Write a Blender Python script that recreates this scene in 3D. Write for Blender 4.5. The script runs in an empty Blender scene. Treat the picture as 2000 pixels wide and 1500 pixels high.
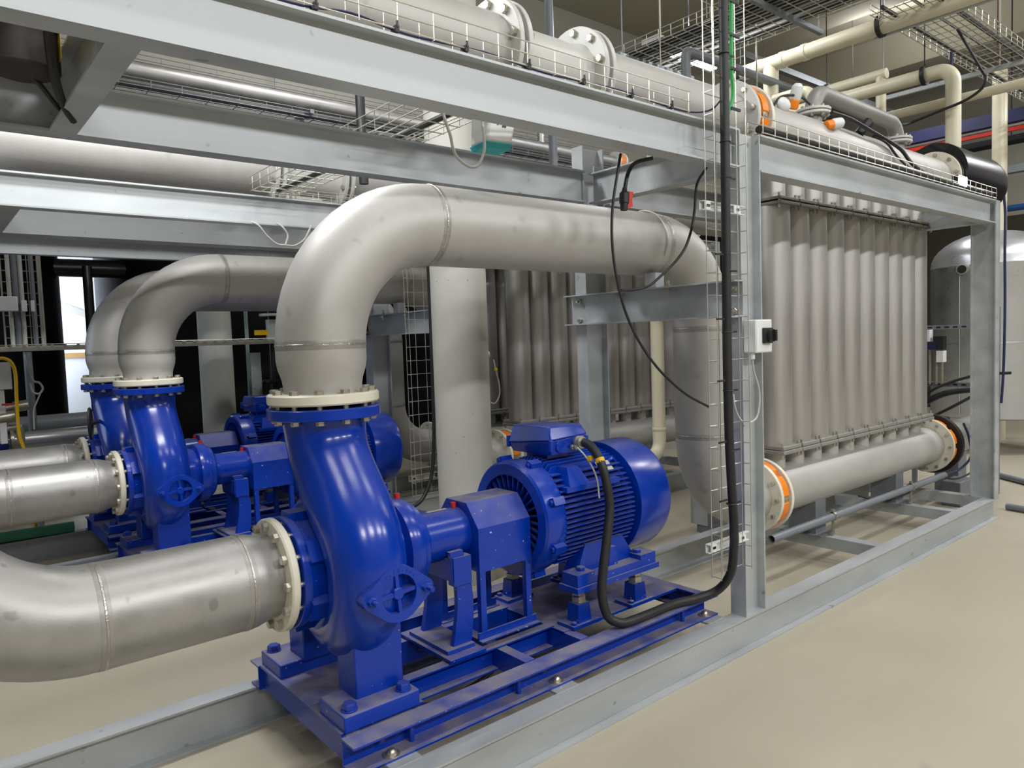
import bpy, math, random
from mathutils import Vector, Matrix
random.seed(7)
C = bpy.context.scene.collection
PI = math.pi
V = Vector

# ------------------------------------------------------------------ mesh builder
class MB:
    def __init__(s): s.v = []; s.f = []
    def add(s, vs, fs):
        o = len(s.v); s.v += [tuple(v) for v in vs]; s.f += [tuple(i + o for i in f) for f in fs]; return s
    def box(s, x0, x1, y0, y1, z0, z1):
        return s.hexa([(x0,y0,z0),(x1,y0,z0),(x1,y1,z0),(x0,y1,z0),(x0,y0,z1),(x1,y0,z1),(x1,y1,z1),(x0,y1,z1)])
    def hexa(s, p):
        return s.add(p, [(3,2,1,0),(4,5,6,7),(0,1,5,4),(1,2,6,5),(2,3,7,6),(3,0,4,7)])
    def prism(s, poly, p0, p1, u, w):
        """extrude the 2-D outline poly (a along u, b along w) from p0 to p1"""
        p0, p1, u, w = V(p0), V(p1), V(u), V(w); n = len(poly)
        a = [p0 + u*q[0] + w*q[1] for q in poly]; b = [p1 + u*q[0] + w*q[1] for q in poly]
        area = sum(poly[i][0]*poly[(i+1)%n][1] - poly[(i+1)%n][0]*poly[i][1] for i in range(n))
        flip = (u.cross(w).dot(p1 - p0) * area) < 0
        fs = [(i, (i+1)%n, n+(i+1)%n, n+i) for i in range(n)]
        fs += [tuple(range(n))[::-1], tuple(range(n, 2*n))]
        if flip: fs = [f[::-1] for f in fs]
        return s.add(a + b, fs)
    def ibeam(s, p0, p1, side, up, wd, ht, tf=.009, tw=.006):
        a, h, t = wd/2, ht/2, tw/2
        poly = [(-a,-h),(a,-h),(a,-h+tf),(t,-h+tf),(t,h-tf),(a,h-tf),(a,h),(-a,h),(-a,h-tf),(-t,h-tf),(-t,-h+tf),(-a,-h+tf)]
        return s.prism(poly, p0, p1, side, up)
    def channel(s, p0, p1, side, up, wd, ht, t=.007):
        """web at side=0, flanges reach to side=wd"""
        h = ht/2
        poly = [(0,-h),(wd,-h),(wd,-h+t),(t,-h+t),(t,h-t),(wd,h-t),(wd,h),(0,h)]
        return s.prism(poly, p0, p1, side, up)
    def lathe(s, prof, o, ax, seg=32, closed=False):
        """prof: (distance along axis, radius) pairs"""
        o, ax = V(o), V(ax).normalized()
        u = ax.orthogonal().normalized(); w = ax.cross(u)
        vs, fs, n = [], [], len(prof)
        for d, r in prof:
            for k in range(seg):
                a = 2*PI*k/seg; vs.append(o + ax*d + (u*math.cos(a) + w*math.sin(a))*max(r, 1e-5))
        m = n if closed else n-1
        for i in range(m):
            j = (i+1) % n
            for k in range(seg):
                k2 = (k+1) % seg; fs.append((i*seg+k, i*seg+k2, j*seg+k2, j*seg+k))
        if not closed:
            fs.append(tuple(range(seg))[::-1]); fs.append(tuple((n-1)*seg+k for k in range(seg)))
        return s.add(vs, fs)
    def cyl(s, p0, p1, r, seg=24):
        p0, p1 = V(p0), V(p1); return s.lathe([(0,r),((p1-p0).length,r)], p0, p1-p0, seg)
    def ring(s, o, ax, ri, ro, t, seg=40, ch=.003):
        return s.lathe([(0,ri),(0,ro-ch),(ch,ro),(t-ch,ro),(t,ro-ch),(t,ri)], o, ax, seg, True)
    def tube(s, pts, r, seg=12, caps=True, sx=1.0):
        pts = [V(p) for p in pts]; n = len(pts)
        rs = r if isinstance(r, (list, tuple)) else [r]*n
        t = []
        for i in range(n):
            d = (pts[min(i+1,n-1)] - pts[max(i-1,0)])
            t.append(d.normalized())
        u = t[0].orthogonal().normalized() if abs(t[0].z) < .9 else V((1,0,0)); vs, fs = [], []
        u = (u - t[0]*u.dot(t[0])).normalized()
        for i in range(n):
            u = (u - t[i]*u.dot(t[i])).normalized(); w = t[i].cross(u)
            for k in range(seg):
                a = 2*PI*k/seg; vs.append(pts[i] + (u*math.cos(a)*sx + w*math.sin(a))*rs[i])
        for i in range(n-1):
            for k in range(seg):
                k2 = (k+1)%seg; fs.append((i*seg+k, i*seg+k2, (i+1)*seg+k2, (i+1)*seg+k))
        if caps: fs.append(tuple(range(seg))[::-1]); fs.append(tuple((n-1)*seg+k for k in range(seg)))
        return s.add(vs, fs)
    def hexnut(s, o, ax, r, h): 
        o, ax = V(o), V(ax).normalized(); return s.lathe([(0,r),(h*.85,r),(h,r*.85)], o, ax, 6)
    def ball(s, o, r, seg=12, sc=(1,1,1)):
        prof = []
        vs, fs = [], []; n = 7
        for i in range(n+1):
            a = -PI/2 + PI*i/n
            for k in range(seg):
                b = 2*PI*k/seg; vs.append((o[0]+r*sc[0]*math.cos(a)*math.cos(b), o[1]+r*sc[1]*math.cos(a)*math.sin(b), o[2]+r*sc[2]*math.sin(a)))
        for i in range(n):
            for k in range(seg): k2=(k+1)%seg; fs.append((i*seg+k,i*seg+k2,(i+1)*seg+k2,(i+1)*seg+k))
        return s.add(vs, fs)
    def build(s, name, mat, parent=None, org=None, ang=32, bev=0):
        top = parent
        while top is not None and top.parent is not None: top = top.parent
        o = V(org) if org is not None else (V(top.location) if top is not None else V((0,0,0)))
        me = bpy.data.meshes.new(name)
        me.from_pydata([tuple(V(p)-o) for p in s.v], [], s.f); me.update()
        me.polygons.foreach_set('use_smooth', [True]*len(me.polygons))
        me.set_sharp_from_angle(angle=math.radians(ang))
        me.materials.append(mat)
        ob = bpy.data.objects.new(name, me); C.objects.link(ob)
        if parent is not None: ob.parent = parent
        else: ob.location = o
        if bev:
            m = ob.modifiers.new('bevel','BEVEL'); m.width = bev; m.segments = 2; m.limit_method = 'ANGLE'; m.angle_limit = math.radians(40)
        return ob

def tag(o, label, cat, group=None, kind=None):
    if label: o['label'] = label
    if cat: o['category'] = cat
    if group: o['group'] = group
    if kind: o['kind'] = kind
    return o
def thing(name, label, cat, loc=(0,0,0), group=None):
    o = bpy.data.objects.new(name, None); o.empty_display_size = .1; C.objects.link(o); o.location = loc
    return tag(o, label, cat, group)
def solo(name, mb, mat, label, cat, group=None, org=None, ang=32, bev=0):
    if org is None:
        xs = [p[0] for p in mb.v]; ys = [p[1] for p in mb.v]; zs = [p[2] for p in mb.v]
        org = ((min(xs)+max(xs))/2, (min(ys)+max(ys))/2, min(zs))
    return tag(mb.build(name, mat, None, org, ang, bev), label, cat, group)
def struct(name, mb, mat): return tag(mb.build(name, mat), None, None, None, 'structure')
KIDS = {}
def children(o): return [c for c in C.objects if c.parent is o]
def copy_tree(o, loc=None, label=None, parent=None):
    c = o.copy(); C.objects.link(c); c.parent = parent
    if loc is not None: c.location = loc
    if label: c['label'] = label
    for ch in children(o): copy_tree(ch, None, None, c)
    return c
def arc_route(pts, rad, n=10):
    """polyline with its corners rounded to the given radius"""
    pts = [V(p) for p in pts]; out = [pts[0]]
    for i in range(1, len(pts)-1):
        R = rad[i-1] if isinstance(rad, (list, tuple)) else rad
        a, b = (pts[i-1]-pts[i]).normalized(), (pts[i+1]-pts[i]).normalized()
        half = a.angle(b)/2; L = R/math.tan(half); c = pts[i] + (a+b).normalized()*(R/math.sin(half))
        s, e = pts[i]+a*L-c, pts[i]+b*L-c; th = s.angle(e); axis = s.cross(e).normalized()
        for k in range(n+1): out.append(c + Matrix.Rotation(th*k/n, 3, axis) @ s)
    out.append(pts[-1]); return out
def smooth(pts, sub=6):
    """Catmull-Rom curve through pts"""
    P = [V(p) for p in pts]; P = [P[0]*2-P[1]] + P + [P[-1]*2-P[-2]]; out = []
    for i in range(1, len(P)-2):
        for k in range(sub):
            t = k/sub; a,b,c,d = P[i-1],P[i],P[i+1],P[i+2]
            out.append(.5*((2*b)+(c-a)*t+(2*a-5*b+4*c-d)*t*t+(3*b-a-3*c+d)*t**3))
    out.append(P[-2]); return out

# ------------------------------------------------------------------ materials
def srgb(r, g, b):
    f = lambda c: (c/255/12.92) if c/255 <= .04045 else ((c/255+.055)/1.055)**2.4
    return (f(r), f(g), f(b), 1)
def mat(name, col, rough=.5, metal=0, col2=None, scale=4, amt=.5, rough2=None, bump=0, bscale=60, stretch=None, dust=0, dustcol=None, spots=None, spotscale=40, spotth=.62, emit=None, estr=1, coat=0, detail=4):
    m = bpy.data.materials.new(name); m.use_nodes = True; n = m.node_tree.nodes; l = m.node_tree.links
    b = n['Principled BSDF']; b.inputs['Roughness'].default_value = rough; b.inputs['Metallic'].default_value = metal
    b.inputs['Base Color'].default_value = col
    if coat: b.inputs['Coat Weight'].default_value = coat; b.inputs['Coat Roughness'].default_value = .15
    tc = n.new('ShaderNodeTexCoord'); mp = n.new('ShaderNodeMapping'); l.new(tc.outputs['Object'], mp.inputs['Vector'])
    if stretch: mp.inputs['Scale'].default_value = stretch
    cs = None
    if col2 is not None:
        nz = n.new('ShaderNodeTexNoise'); nz.inputs['Scale'].default_value = scale; nz.inputs['Detail'].default_value = detail; nz.inputs['Roughness'].default_value = .6
        l.new(mp.outputs[0], nz.inputs['Vector'])
        rp = n.new('ShaderNodeValToRGB'); rp.color_ramp.elements[0].position = .5-amt*.4; rp.color_ramp.elements[1].position = .5+amt*.4
        rp.color_ramp.elements[0].color = col; rp.color_ramp.elements[1].color = col2
        l.new(nz.outputs['Fac'], rp.inputs[0]); cs = rp.outputs[0]
        if rough2 is not None:
            mr = n.new('ShaderNodeMapRange'); mr.inputs['To Min'].default_value = rough; mr.inputs['To Max'].default_value = rough2
            mr.inputs['From Min'].default_value = .3; mr.inputs['From Max'].default_value = .7
            l.new(nz.outputs['Fac'], mr.inputs['Value']); l.new(mr.outputs[0], b.inputs['Roughness'])
    def mixin(fac, c2, cs):
        mx = n.new('ShaderNodeMix'); mx.data_type = 'RGBA'; l.new(fac, mx.inputs[0])
        if cs is None: mx.inputs[6].default_value = col
        else: l.new(cs, mx.inputs[6])
        mx.inputs[7].default_value = c2; return mx.outputs[2]
    if spots is not None:
        sp = n.new('ShaderNodeTexNoise'); sp.inputs['Scale'].default_value = spotscale; sp.inputs['Detail'].default_value = 2; l.new(tc.outputs['Object'], sp.inputs['Vector'])
        mr = n.new('ShaderNodeMapRange'); mr.inputs['From Min'].default_value = spotth; mr.inputs['From Max'].default_value = spotth+.06; l.new(sp.outputs['Fac'], mr.inputs['Value'])
        cs = mixin(mr.outputs[0], spots, cs)
    if dust:
        # dust settled on ledges: only upward-facing surfaces, broken up by noise
        ge = n.new('ShaderNodeNewGeometry'); sx = n.new('ShaderNodeSeparateXYZ'); l.new(ge.outputs['Normal'], sx.inputs[0])
        mr = n.new('ShaderNodeMapRange'); mr.inputs['From Min'].default_value = .45; mr.inputs['From Max'].default_value = 1.0; mr.inputs['To Max'].default_value = dust; l.new(sx.outputs['Z'], mr.inputs['Value'])
        dn = n.new('ShaderNodeTexNoise'); dn.inputs['Scale'].default_value = 9; dn.inputs['Detail'].default_value = 6; l.new(tc.outputs['Object'], dn.inputs['Vector'])
        dm = n.new('ShaderNodeMapRange'); dm.inputs['From Min'].default_value = .3; dm.inputs['From Max'].default_value = .6; dm.inputs['To Min'].default_value = .35; l.new(dn.outputs['Fac'], dm.inputs['Value'])
        mu = n.new('ShaderNodeMath'); mu.operation = 'MULTIPLY'; l.new(mr.outputs[0], mu.inputs[0]); l.new(dm.outputs[0], mu.inputs[1])
        cs = mixin(mu.outputs[0], dustcol or srgb(150,140,130), cs)
        ra = n.new('ShaderNodeMapRange'); ra.inputs['To Min'].default_value = rough; ra.inputs['To Max'].default_value = .8; l.new(mu.outputs[0], ra.inputs['Value']); l.new(ra.outputs[0], b.inputs['Roughness'])
    if cs is not None: l.new(cs, b.inputs['Base Color'])
    if bump:
        bn = n.new('ShaderNodeTexNoise'); bn.inputs['Scale'].default_value = bscale; bn.inputs['Detail'].default_value = 3; l.new(tc.outputs['Object'], bn.inputs['Vector'])
        bp = n.new('ShaderNodeBump'); bp.inputs['Strength'].default_value = bump; bp.inputs['Distance'].default_value = .01; l.new(bn.outputs['Fac'], bp.inputs['Height']); l.new(bp.outputs[0], b.inputs['Normal'])
    if emit is not None:
        b.inputs['Emission Color'].default_value = emit; b.inputs['Emission Strength'].default_value = estr
    return m
STEEL = mat('pickled_stainless', srgb(174,172,168), .46, .32, srgb(190,188,184), 3.5, .9, .58, bump=.02, bscale=180, spots=srgb(168,166,162), spotscale=9, spotth=.68)
STEEL_DARK = mat('brushed_stainless_suction', srgb(150,149,147), .38, .68, srgb(186,184,181), 6, .9, .52, spots=srgb(150,148,145), spotscale=16, spotth=.68, bump=.02, bscale=160)
TUBE = mat('mill_finish_tube', srgb(166,163,160), .36, .62, srgb(188,185,182), 6, .9, .46, stretch=(3,3,.25))
WELD = mat('weld_bead', srgb(214,212,208), .22, .8, srgb(150,146,140), 22, .8, .4, bump=.3, bscale=120)
GALV = mat('galvanized_steel', srgb(154,160,163), .42, .32, srgb(198,202,203), 2.4, .9, .55, stretch=(.6,2.5,2.5), bump=.02, bscale=90, spots=srgb(140,147,149), spotscale=14, spotth=.70)
BLUE = mat('blue_paint', srgb(0,48,156), .2, 0, srgb(0,56,170), 3, .8, None, bump=.02, bscale=140, dust=.28, dustcol=srgb(120,122,140))
BLUE_D = mat('dusty_blue_paint', srgb(0,48,156), .3, 0, srgb(2,56,168), 6, .8, None, dust=.8, dustcol=srgb(140,134,130), spots=srgb(190,190,200), spotscale=48, spotth=.715)
CREAM = mat('cream_coated_flange', srgb(232,228,212), .42, 0, srgb(215,210,192), 8, .7, None, spots=srgb(170,165,150), spotscale=12, spotth=.68)
GREYP = mat('pale_grey_paint', srgb(205,205,200), .35, 0, srgb(192,192,188), 5, .8)
ZINC = mat('zinc_bolt', srgb(205,200,185), .32, .8, srgb(170,165,150), 40, .8)
ORANGE = mat('orange_valve_body', srgb(246,142,22), .4, 0, srgb(236,128,16), 8, .8)
RUBBER = mat('black_rubber', srgb(24,24,26), .5, 0, srgb(38,38,40), 14, .8)
BLACKP = mat('black_plastic_pipe', srgb(18,18,19), .3, 0, srgb(26,26,27), 3, .8)
WHITEP = mat('white_plastic', srgb(228,230,230), .4, 0, srgb(220,222,222), 5, .8)
GREYPL = mat('grey_pvc', srgb(112,118,124), .4, 0, srgb(124,130,136), 6, .8)
CREAMP = mat('cream_plastic_pipe', srgb(222,216,190), .38, 0, srgb(212,206,180), 4, .8)
WIRE = mat('zinc_wire', srgb(205,203,192), .35, .6, srgb(180,178,168), 20, .8)
DKGALV = mat('dull_strut', srgb(120,126,132), .5, .4, srgb(138,144,150), 6, .8)
CONC = mat('smooth_concrete_column', srgb(198,197,190), .75, 0, srgb(184,183,175), 2.2, .9, None, bump=.04, bscale=40, spots=srgb(110,106,98), spotscale=42, spotth=.735)
FLOOR = mat('beige_epoxy_floor', srgb(184,176,157), .36, 0, srgb(170,163,145), 1.1, .9, .5, bump=.015, bscale=50, spots=srgb(166,157,141), spotscale=6, spotth=.72)
CEIL = mat('concrete_ceiling', srgb(168,163,145), .85, 0, srgb(154,149,132), .8, .9)
WALLM = mat('plastered_wall', srgb(160,157,147), .85, 0, srgb(150,147,137), .9, .9)
WALL_SHADE = mat('shaded_wall', srgb(60,57,42), .85, 0, srgb(52,49,36), .9, .9)
SHEET = mat('white_plastic_sheet', srgb(232,234,238), .55, 0, srgb(222,226,232), 3, .9, None, bump=.15, bscale=3)
WOOD = mat('pine_batten', srgb(200,160,105), .6, 0, srgb(180,140,88), 9, .8, stretch=(.3,6,6))
BLACKT = mat('black_tank', srgb(12,12,13), .5, 0, srgb(17,17,18), 1.5, .8)
BLACKT.node_tree.nodes['Principled BSDF'].inputs['Specular IOR Level'].default_value = .18
DULLS = mat('dull_steel', srgb(142,140,136), .5, .35, srgb(158,156,152), 6, .8)
PLATED = mat('dark_plate', srgb(104,100,94), .5, .3, srgb(122,118,111), 9, .8)
ALU = mat('aluminium_cladding', srgb(176,180,184), .24, .72, srgb(206,208,210), 2.2, .9, .42, bump=.22, bscale=4)
YELLOW = mat('yellow_plastic', srgb(236,190,20), .45, 0, srgb(225,178,15), 9, .8)
RED = mat('red_plastic', srgb(205,45,22), .4, 0, srgb(190,38,18), 9, .8)
GREEN = mat('green_cable', srgb(60,165,85), .45, 0, srgb(50,150,75), 12, .8)
GREENH = mat('green_hose', srgb(70,150,120), .45, 0, srgb(60,135,108), 12, .8)
TEAL = mat('teal_plastic', srgb(30,170,175), .4, 0, srgb(26,158,163), 9, .8)
NAVY = mat('navy_sheath', srgb(28,30,72), .45, 0, srgb(34,38,84), 12, .8)
DARKBR = mat('dark_brown_casting', srgb(38,32,28), .6, 0, srgb(48,40,34), 6, .8)
GREYW = mat('grey_sheathed_cable', srgb(196,196,190), .45, 0, srgb(184,184,178), 12, .8)
BROWNC = mat('brown_cable', srgb(120,62,28), .5, 0, srgb(104,52,24), 12, .8)
DARK = mat('dark_recess', srgb(12,14,20), .7, 0, srgb(16,18,24), 9, .8)
LAMP = mat('lamp_face', (1,1,1,1), .3, 0, emit=(.86,.9,1,1), estr=26)
PLATE = mat('etched_nameplate', srgb(196,196,188), .4, .3, srgb(170,168,158), 40, .8)
INK = mat('dark_print', srgb(60,64,68), .6, 0, srgb(70,74,78), 30, .8)

# ------------------------------------------------------------------ camera
F = 1424.6; H = 1.6
yaw, pitch, roll = [math.radians(a) for a in (50.322, 3.4836, 1.9858)]
fw = V((math.cos(yaw)*math.cos(pitch), math.sin(yaw)*math.cos(pitch), -math.sin(pitch)))
r0 = V((math.sin(yaw), -math.cos(yaw), 0)); d0 = fw.cross(r0)
cr = r0*math.cos(roll) + d0*math.sin(roll); cd = -r0*math.sin(roll) + d0*math.cos(roll)
cam = bpy.data.objects.new('camera', bpy.data.cameras.new('camera')); C.objects.link(cam)
cam.matrix_world = Matrix(((cr.x,-cd.x,-fw.x,0),(cr.y,-cd.y,-fw.y,0),(cr.z,-cd.z,-fw.z,H),(0,0,0,1)))
cam.data.sensor_width = 36; cam.data.lens = F/2000*36; cam.data.clip_start = .05; cam.data.clip_end = 100
bpy.context.scene.camera = cam

# ------------------------------------------------------------------ the room
struct('floor', MB().box(-8,15.6,-6,14.2,-.2,0), FLOOR)
struct('ceiling', MB().box(-8,15.6,-6,14.2,6.31,6.5), CEIL)
struct('wall_back', MB().box(-8,15.6,14,14.2,0,6.31), SHEET)
struct('wall_right', MB().box(15.4,15.6,-6,14,0,6.31), WALLM)
struct('trim_5', MB().box(15.34,15.4,-6,13.9,0,3.5), WALL_SHADE)  # dark panel added as painted shade on the dim lower wall
struct('wall_front', MB().box(-8,15.6,-6.2,-6,0,6.31), WALLM)
struct('wall_left', MB().box(-8.2,-8,-6,14.2,0,6.31), WALLM)
struct('wall_bulkhead', MB().box(-8,15.4,7.72,7.86,3.15,6.31), WALLM)
for i, x in enumerate((9.6, 12.6)):
    struct('trim_%d' % (i+1), MB().box(x, x+.55, -6, 7.72, 5.75, 6.31), CEIL)
struct('trim_3', MB().box(-8, 15.4, 13.95, 14, 1.55, 1.63), WOOD)
struct('trim_4', MB().box(-8, 15.4, 13.95, 14, .02, .12), WOOD)
def column_round(x, y, r, label):
    b = MB().lathe([(0,r),(6.31,r)], (x,y,0), (0,0,1), 40)
    return solo('concrete_column', b, CONC, label, 'column', 'round concrete columns', (x,y,0))
column_round(2.851, 3.96, .185, 'thick round concrete column standing between the front and middle pump rows')
column_round(2.564, 8.035, .17, 'round concrete column in the dark behind the middle pump discharge pipe')

# ------------------------------------------------------------------ steel frames
SK = [0, 2.6, 3.7]
X0, X1 = -1.7, 6.69
fr = thing('steel_frame', 'galvanized steel frame around the front blue pump and nearest tubes', 'frame', (2.6,2.55,0), 'galvanized pump frames')
UP = (0,0,1); SY = (0,1,0); SX = (1,0,0)
def part(p, name, mb, m, bev=0, ang=32, label=None):
    o = mb.build(name, m, p, None, ang, bev)
    if label: o['label'] = label
    return o
for y in (2.055, 3.065):
    part(fr, 'floor_beam', MB().ibeam((X0-.1,y,.089),(6.8,y,.089),SY,UP,.091,.178), GALV)
    part(fr, 'top_beam', MB().ibeam((X0,y,2.476),(3.128 if y<3 else 3.12,y,2.476),SY,UP,.091,.182), GALV)
    part(fr, 'top_beam', MB().ibeam((3.317,y,2.476),(6.688,y,2.476),SY,UP,.091,.182), GALV)
for x0, y, z in ((3.137,2.06,2.567),(3.125,3.095,2.72),(-1.7,2.06,2.567),(-1.7,3.065,2.567)):
    part(fr, 'column', MB().ibeam((x0+.09,y,.178),(x0+.09,y,z),SY,SX,.088,.180), GALV)
for y in (2.1, 3.02):
    part(fr, 'column', MB().ibeam((6.735,y,.178),(6.735,y,2.567),SX,SY,.091,.180), GALV)
for x in (.485, -1.2, 3.225, 6.62):
    part(fr, 'top_cross_beam', MB().ibeam((x,2.061,2.476),(x,3.06,2.476),SX,UP,.085,.178), GALV)
for x in (-1.0, 4.82, 6.1, 6.74):
    part(fr, 'floor_cross_beam', MB().channel((x-.045,2.10,.135),(x-.045,3.02,.135),SX,UP,.09,.082), GALV)
b = MB().channel((3.13,2.0,1.76),(3.13,3.17,1.76),(-1,0,0),UP,.075,.176)
br = part(fr, 'pipe_support_beam', b, GALV)
for y, z in ((2.04,1.70),(2.04,1.81),(3.1,1.70),(3.1,1.81)):
    part(br, 'bolt', MB().hexnut((3.123,y,z),(-1,0,0),.017,.016).cyl((3.107,y,z),(3.09,y,z),.009,8), ZINC)
for y in (2.42, 2.78):
    part(br, 'bolt', MB().hexnut((3.09,y,1.848),(0,0,1),.015,.012).cyl((3.09,y,1.80),(3.09,y,1.88),.008,8).hexnut((3.09,y,1.82),(0,0,1),.015,.014), ZINC)
for x in (1.22, 1.98, 3.0):
    part(fr, 'fixing_tab', MB().box(x-.06,x+.06,2.095,2.20,.170,.1795), GALV)
part(fr, 'lifting_plate', MB().hexa([(3.19,3.02,2.567),(3.26,3.02,2.567),(3.26,3.03,2.567),(3.19,3.03,2.567),(3.19,3.02,2.60),(3.26,3.02,2.60),(3.26,3.03,2.60),(3.19,3.03,2.60)]), GALV)
for dy, lb in ((2.6,'galvanized steel frame of the middle pump row behind the round concrete column'),(3.7,'galvanized steel frame of the rearmost pump row beside the black tanks')):
    copy_tree(fr, (2.6,2.55+dy,0), lb)

# ------------------------------------------------------------------ pumps
PX, PY, PZ = 1.22, 2.6, .77
pump = thing('centrifugal_pump', 'blue centrifugal pump nearest the camera on its own blue base', 'pump', (PX,PY,.345), 'blue centrifugal pumps')
vol = MB()
path = [(2.600,1.335),(2.600,1.30),(2.594,1.25),(2.578,1.20),(2.548,1.15),(2.510,1.10),(2.465,1.05),(2.420,1.00),(2.378,.95),(2.345,.90),(2.325,.85),(2.315,.81)]
rad = [.163,.155,.151,.150,.150,.150,.150,.149,.147,.145,.142,.140]
for k in range(1, 27):
    th = math.radians(k*12); t_ = k/27; Rc = .288 - .022*min(1,t_*4) - .05*t_
    path.append((2.6 - Rc*math.cos(th), .77 - Rc*math.sin(th))); rad.append(.139 - .042*min(1,max(0,(k-2)/6)) - .045*t_)
vol.tube([(PX,y,z) for y,z in path], rad, 36)
vol.lathe([(-.105,.17),(-.10,.23),(-.07,.26),(.08,.26),(.12,.235),(.145,.19),(.145,.05)], (PX,PY,PZ), SX, 48)
part(pump, 'volute', vol, BLUE, ang=50)
nz = MB().lathe([(-.20,.155),(-.17,.198),(-.12,.194),(-.09,.198),(-.06,.235)], (PX,PY,PZ), SX, 48)
for k in range(6):
    a = math.radians(30+60*k); u = V((0,math.cos(a),math.sin(a))); w = V((0,-math.sin(a),math.cos(a)))
    nz.prism([(-.05,.15),(.05,.15),(.04,.222),(-.04,.222)], V((1.045,PY,PZ)), V((1.15,PY,PZ)), w, u)
part(pump, 'suction_nozzle', nz, BLUE)
part(pump, 'suction_flange', MB().ring((1.02,PY,PZ),SX,.14,.207,.032), BLUE)
part(pump, 'discharge_flange', MB().ring((PX,PY,1.332),UP,.14,.212,.040), BLUE)
for s in (-1, 1):
    y0, y1 = (2.31,2.45) if s < 0 else (2.75,2.89)
    f = MB().box(1.15,1.345,y0,y1,.34,.62); f.box(1.06,1.36,*((2.225,2.425) if s < 0 else (2.775,2.975)),.285,.345)
    ft = part(pump, 'foot', f, BLUE_D, bev=.006)
    yb = 2.265 if s < 0 else 2.935
    for x in (1.10, 1.315):
        part(ft, 'bolt', MB().hexnut((x,yb,.345),UP,.026,.026).lathe([(0,.03),(.004,.03)],(x,yb,.345),UP,16), BLUE)
# inspection cover, a lozenge plate with a four-spoke window
cv = MB(); oc = V((1.262,2.225,.735)); cu, cw, cn = V((1,0,0)), V((0,0,1)), V((0,-1,0))
out = []
for k in range(48):
    a = 2*PI*k/48; c, s = math.cos(a), math.sin(a)
    r = min(.098/max(abs(math.sin(a)),.05) if abs(c) < .30 else 9, 9)
    # rounded lozenge: hull of a centre disc r=.098 and two end discs r=.03 at +-.108
    best = .098
    for e in (-.108, .108):
        b_ = e*c; disc = b_*b_ - (e*e - .032**2)
        if disc >= 0: best = max(best, b_ + math.sqrt(disc))
    sl = math.sqrt(.108**2 - .066**2); ang = math.asin(.066/.108)
    nx, ny = math.sin(ang), math.cos(ang)
    den = abs(c)*nx + abs(s)*ny
    lim = .098/den if den > 1e-6 else 9
    tx = abs(c)*lim*1.0; 
    if .098*nx <= abs(c)*lim <= .108+.032*nx: best = max(best, lim)
    out.append((best*c, best*s))
n0 = len(out); inner = [(.069*math.cos(2*PI*k/48), .069*math.sin(2*PI*k/48)) for k in range(48)]
def P3(q, d): return oc + cu*q[0] + cw*q[1] + cn*d
vs = [P3(q,0) for q in out] + [P3(q,.055) for q in out] + [P3(q,.055) for q in inner] + [P3(q,.012) for q in inner]
fs = []
for k in range(48):
    k2 = (k+1)%48
    fs += [(k,k2,48+k2,48+k),(48+k,48+k2,96+k2,96+k),(96+k,96+k2,144+k2,144+k)]
fs += [tuple(144+k for k in range(48)), tuple(range(48))[::-1]]
cv.add(vs, fs)
cv.lathe([(0,.022),(.046,.022),(.050,.019)], oc+cn*.004, cn, 20)
for k in range(4):
    a = math.radians(5+90*k); d = cu*math.cos(a)+cw*math.sin(a); e = cu*-math.sin(a)+cw*math.cos(a)
    cv.prism([(-.0065,.0),(.0065,.0),(.0065,.050),(-.0065,.050)], oc+d*.015, oc+d*.0705, e, cn)
for k in range(9):                                     # worn cast characters round the rim
    a = math.radians(40+12*k); d = cu*math.cos(a)+cw*math.sin(a); e = cu*-math.sin(a)+cw*math.cos(a)
    cv.prism([(-.004,0),(.004,0),(.004,.003),(-.004,.003)], oc+d*.077+cn*.054, oc+d*(.088 if k%3 else .084)+cn*.054, e, cn)
icv = part(pump, 'inspection_cover', cv, BLUE)
for e in (-.108, .108):
    part(icv, 'stud', MB().hexnut(oc+cu*e+cn*.055,cn,.017,.018).cyl(oc+cu*e+cn*.055,oc+cu*e+cn*.100,.009,10), BLUE)
part(pump, 'cover_neck', MB().lathe([(0,.10),(.06,.088)], (1.25,2.285,.735), (0,-1,0), 32), BLUE)
part(pump, 'back_cover', MB().lathe([(.13,.20),(.19,.172),(.24,.16),(.25,.192),(.262,.196),(.305,.196),(.315,.19),(.32,.178),(.345,.172),(.355,.16),(.365,.118),(.39,.108)], (PX,PY,PZ), SX, 48), BLUE)
bh = part(pump, 'bearing_housing', MB().lathe([(.37,.100),(.38,.108),(.595,.108),(.605,.10),(.605,.04)], (PX,PY,PZ), SX, 40), BLUE)
part(bh, 'nameplate', MB().prism([(.02*k, 0) for k in (0,1)] + [(.02,.001),(0,.001)], (1.66,2.59,.8785), (1.76,2.59,.8785), SY, UP), PLATE)
for x in (1.52, 1.80):
    part(pump, 'filler_plug', MB().cyl((x,PY,.96 if x<1.6 else .872),(x,PY,.985 if x<1.6 else .90),.012,10), RED, label='red filler plug')
lg = MB()
for s in (-1, 1):
    y = PY+s*.115
    for i in range(8):
        a0, a1 = i/8, (i+1)/8
        f_ = lambda t: 1.685 + .03*math.sin(t*PI)
        lg.hexa([(f_(a0),y-.012,.325+.40*a0),(f_(a0)+.095-.03*a0,y-.012,.325+.40*a0),(f_(a0)+.095-.03*a0,y+.012,.325+.40*a0),(f_(a0),y+.012,.325+.40*a0),
                 (f_(a1),y-.012,.325+.40*a1),(f_(a1)+.095-.03*a1,y-.012,.325+.40*a1),(f_(a1)+.095-.03*a1,y+.012,.325+.40*a1),(f_(a1),y+.012,.325+.40*a1)])
lg.box(1.69,1.76,2.47,2.73,.60,.69)
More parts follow.
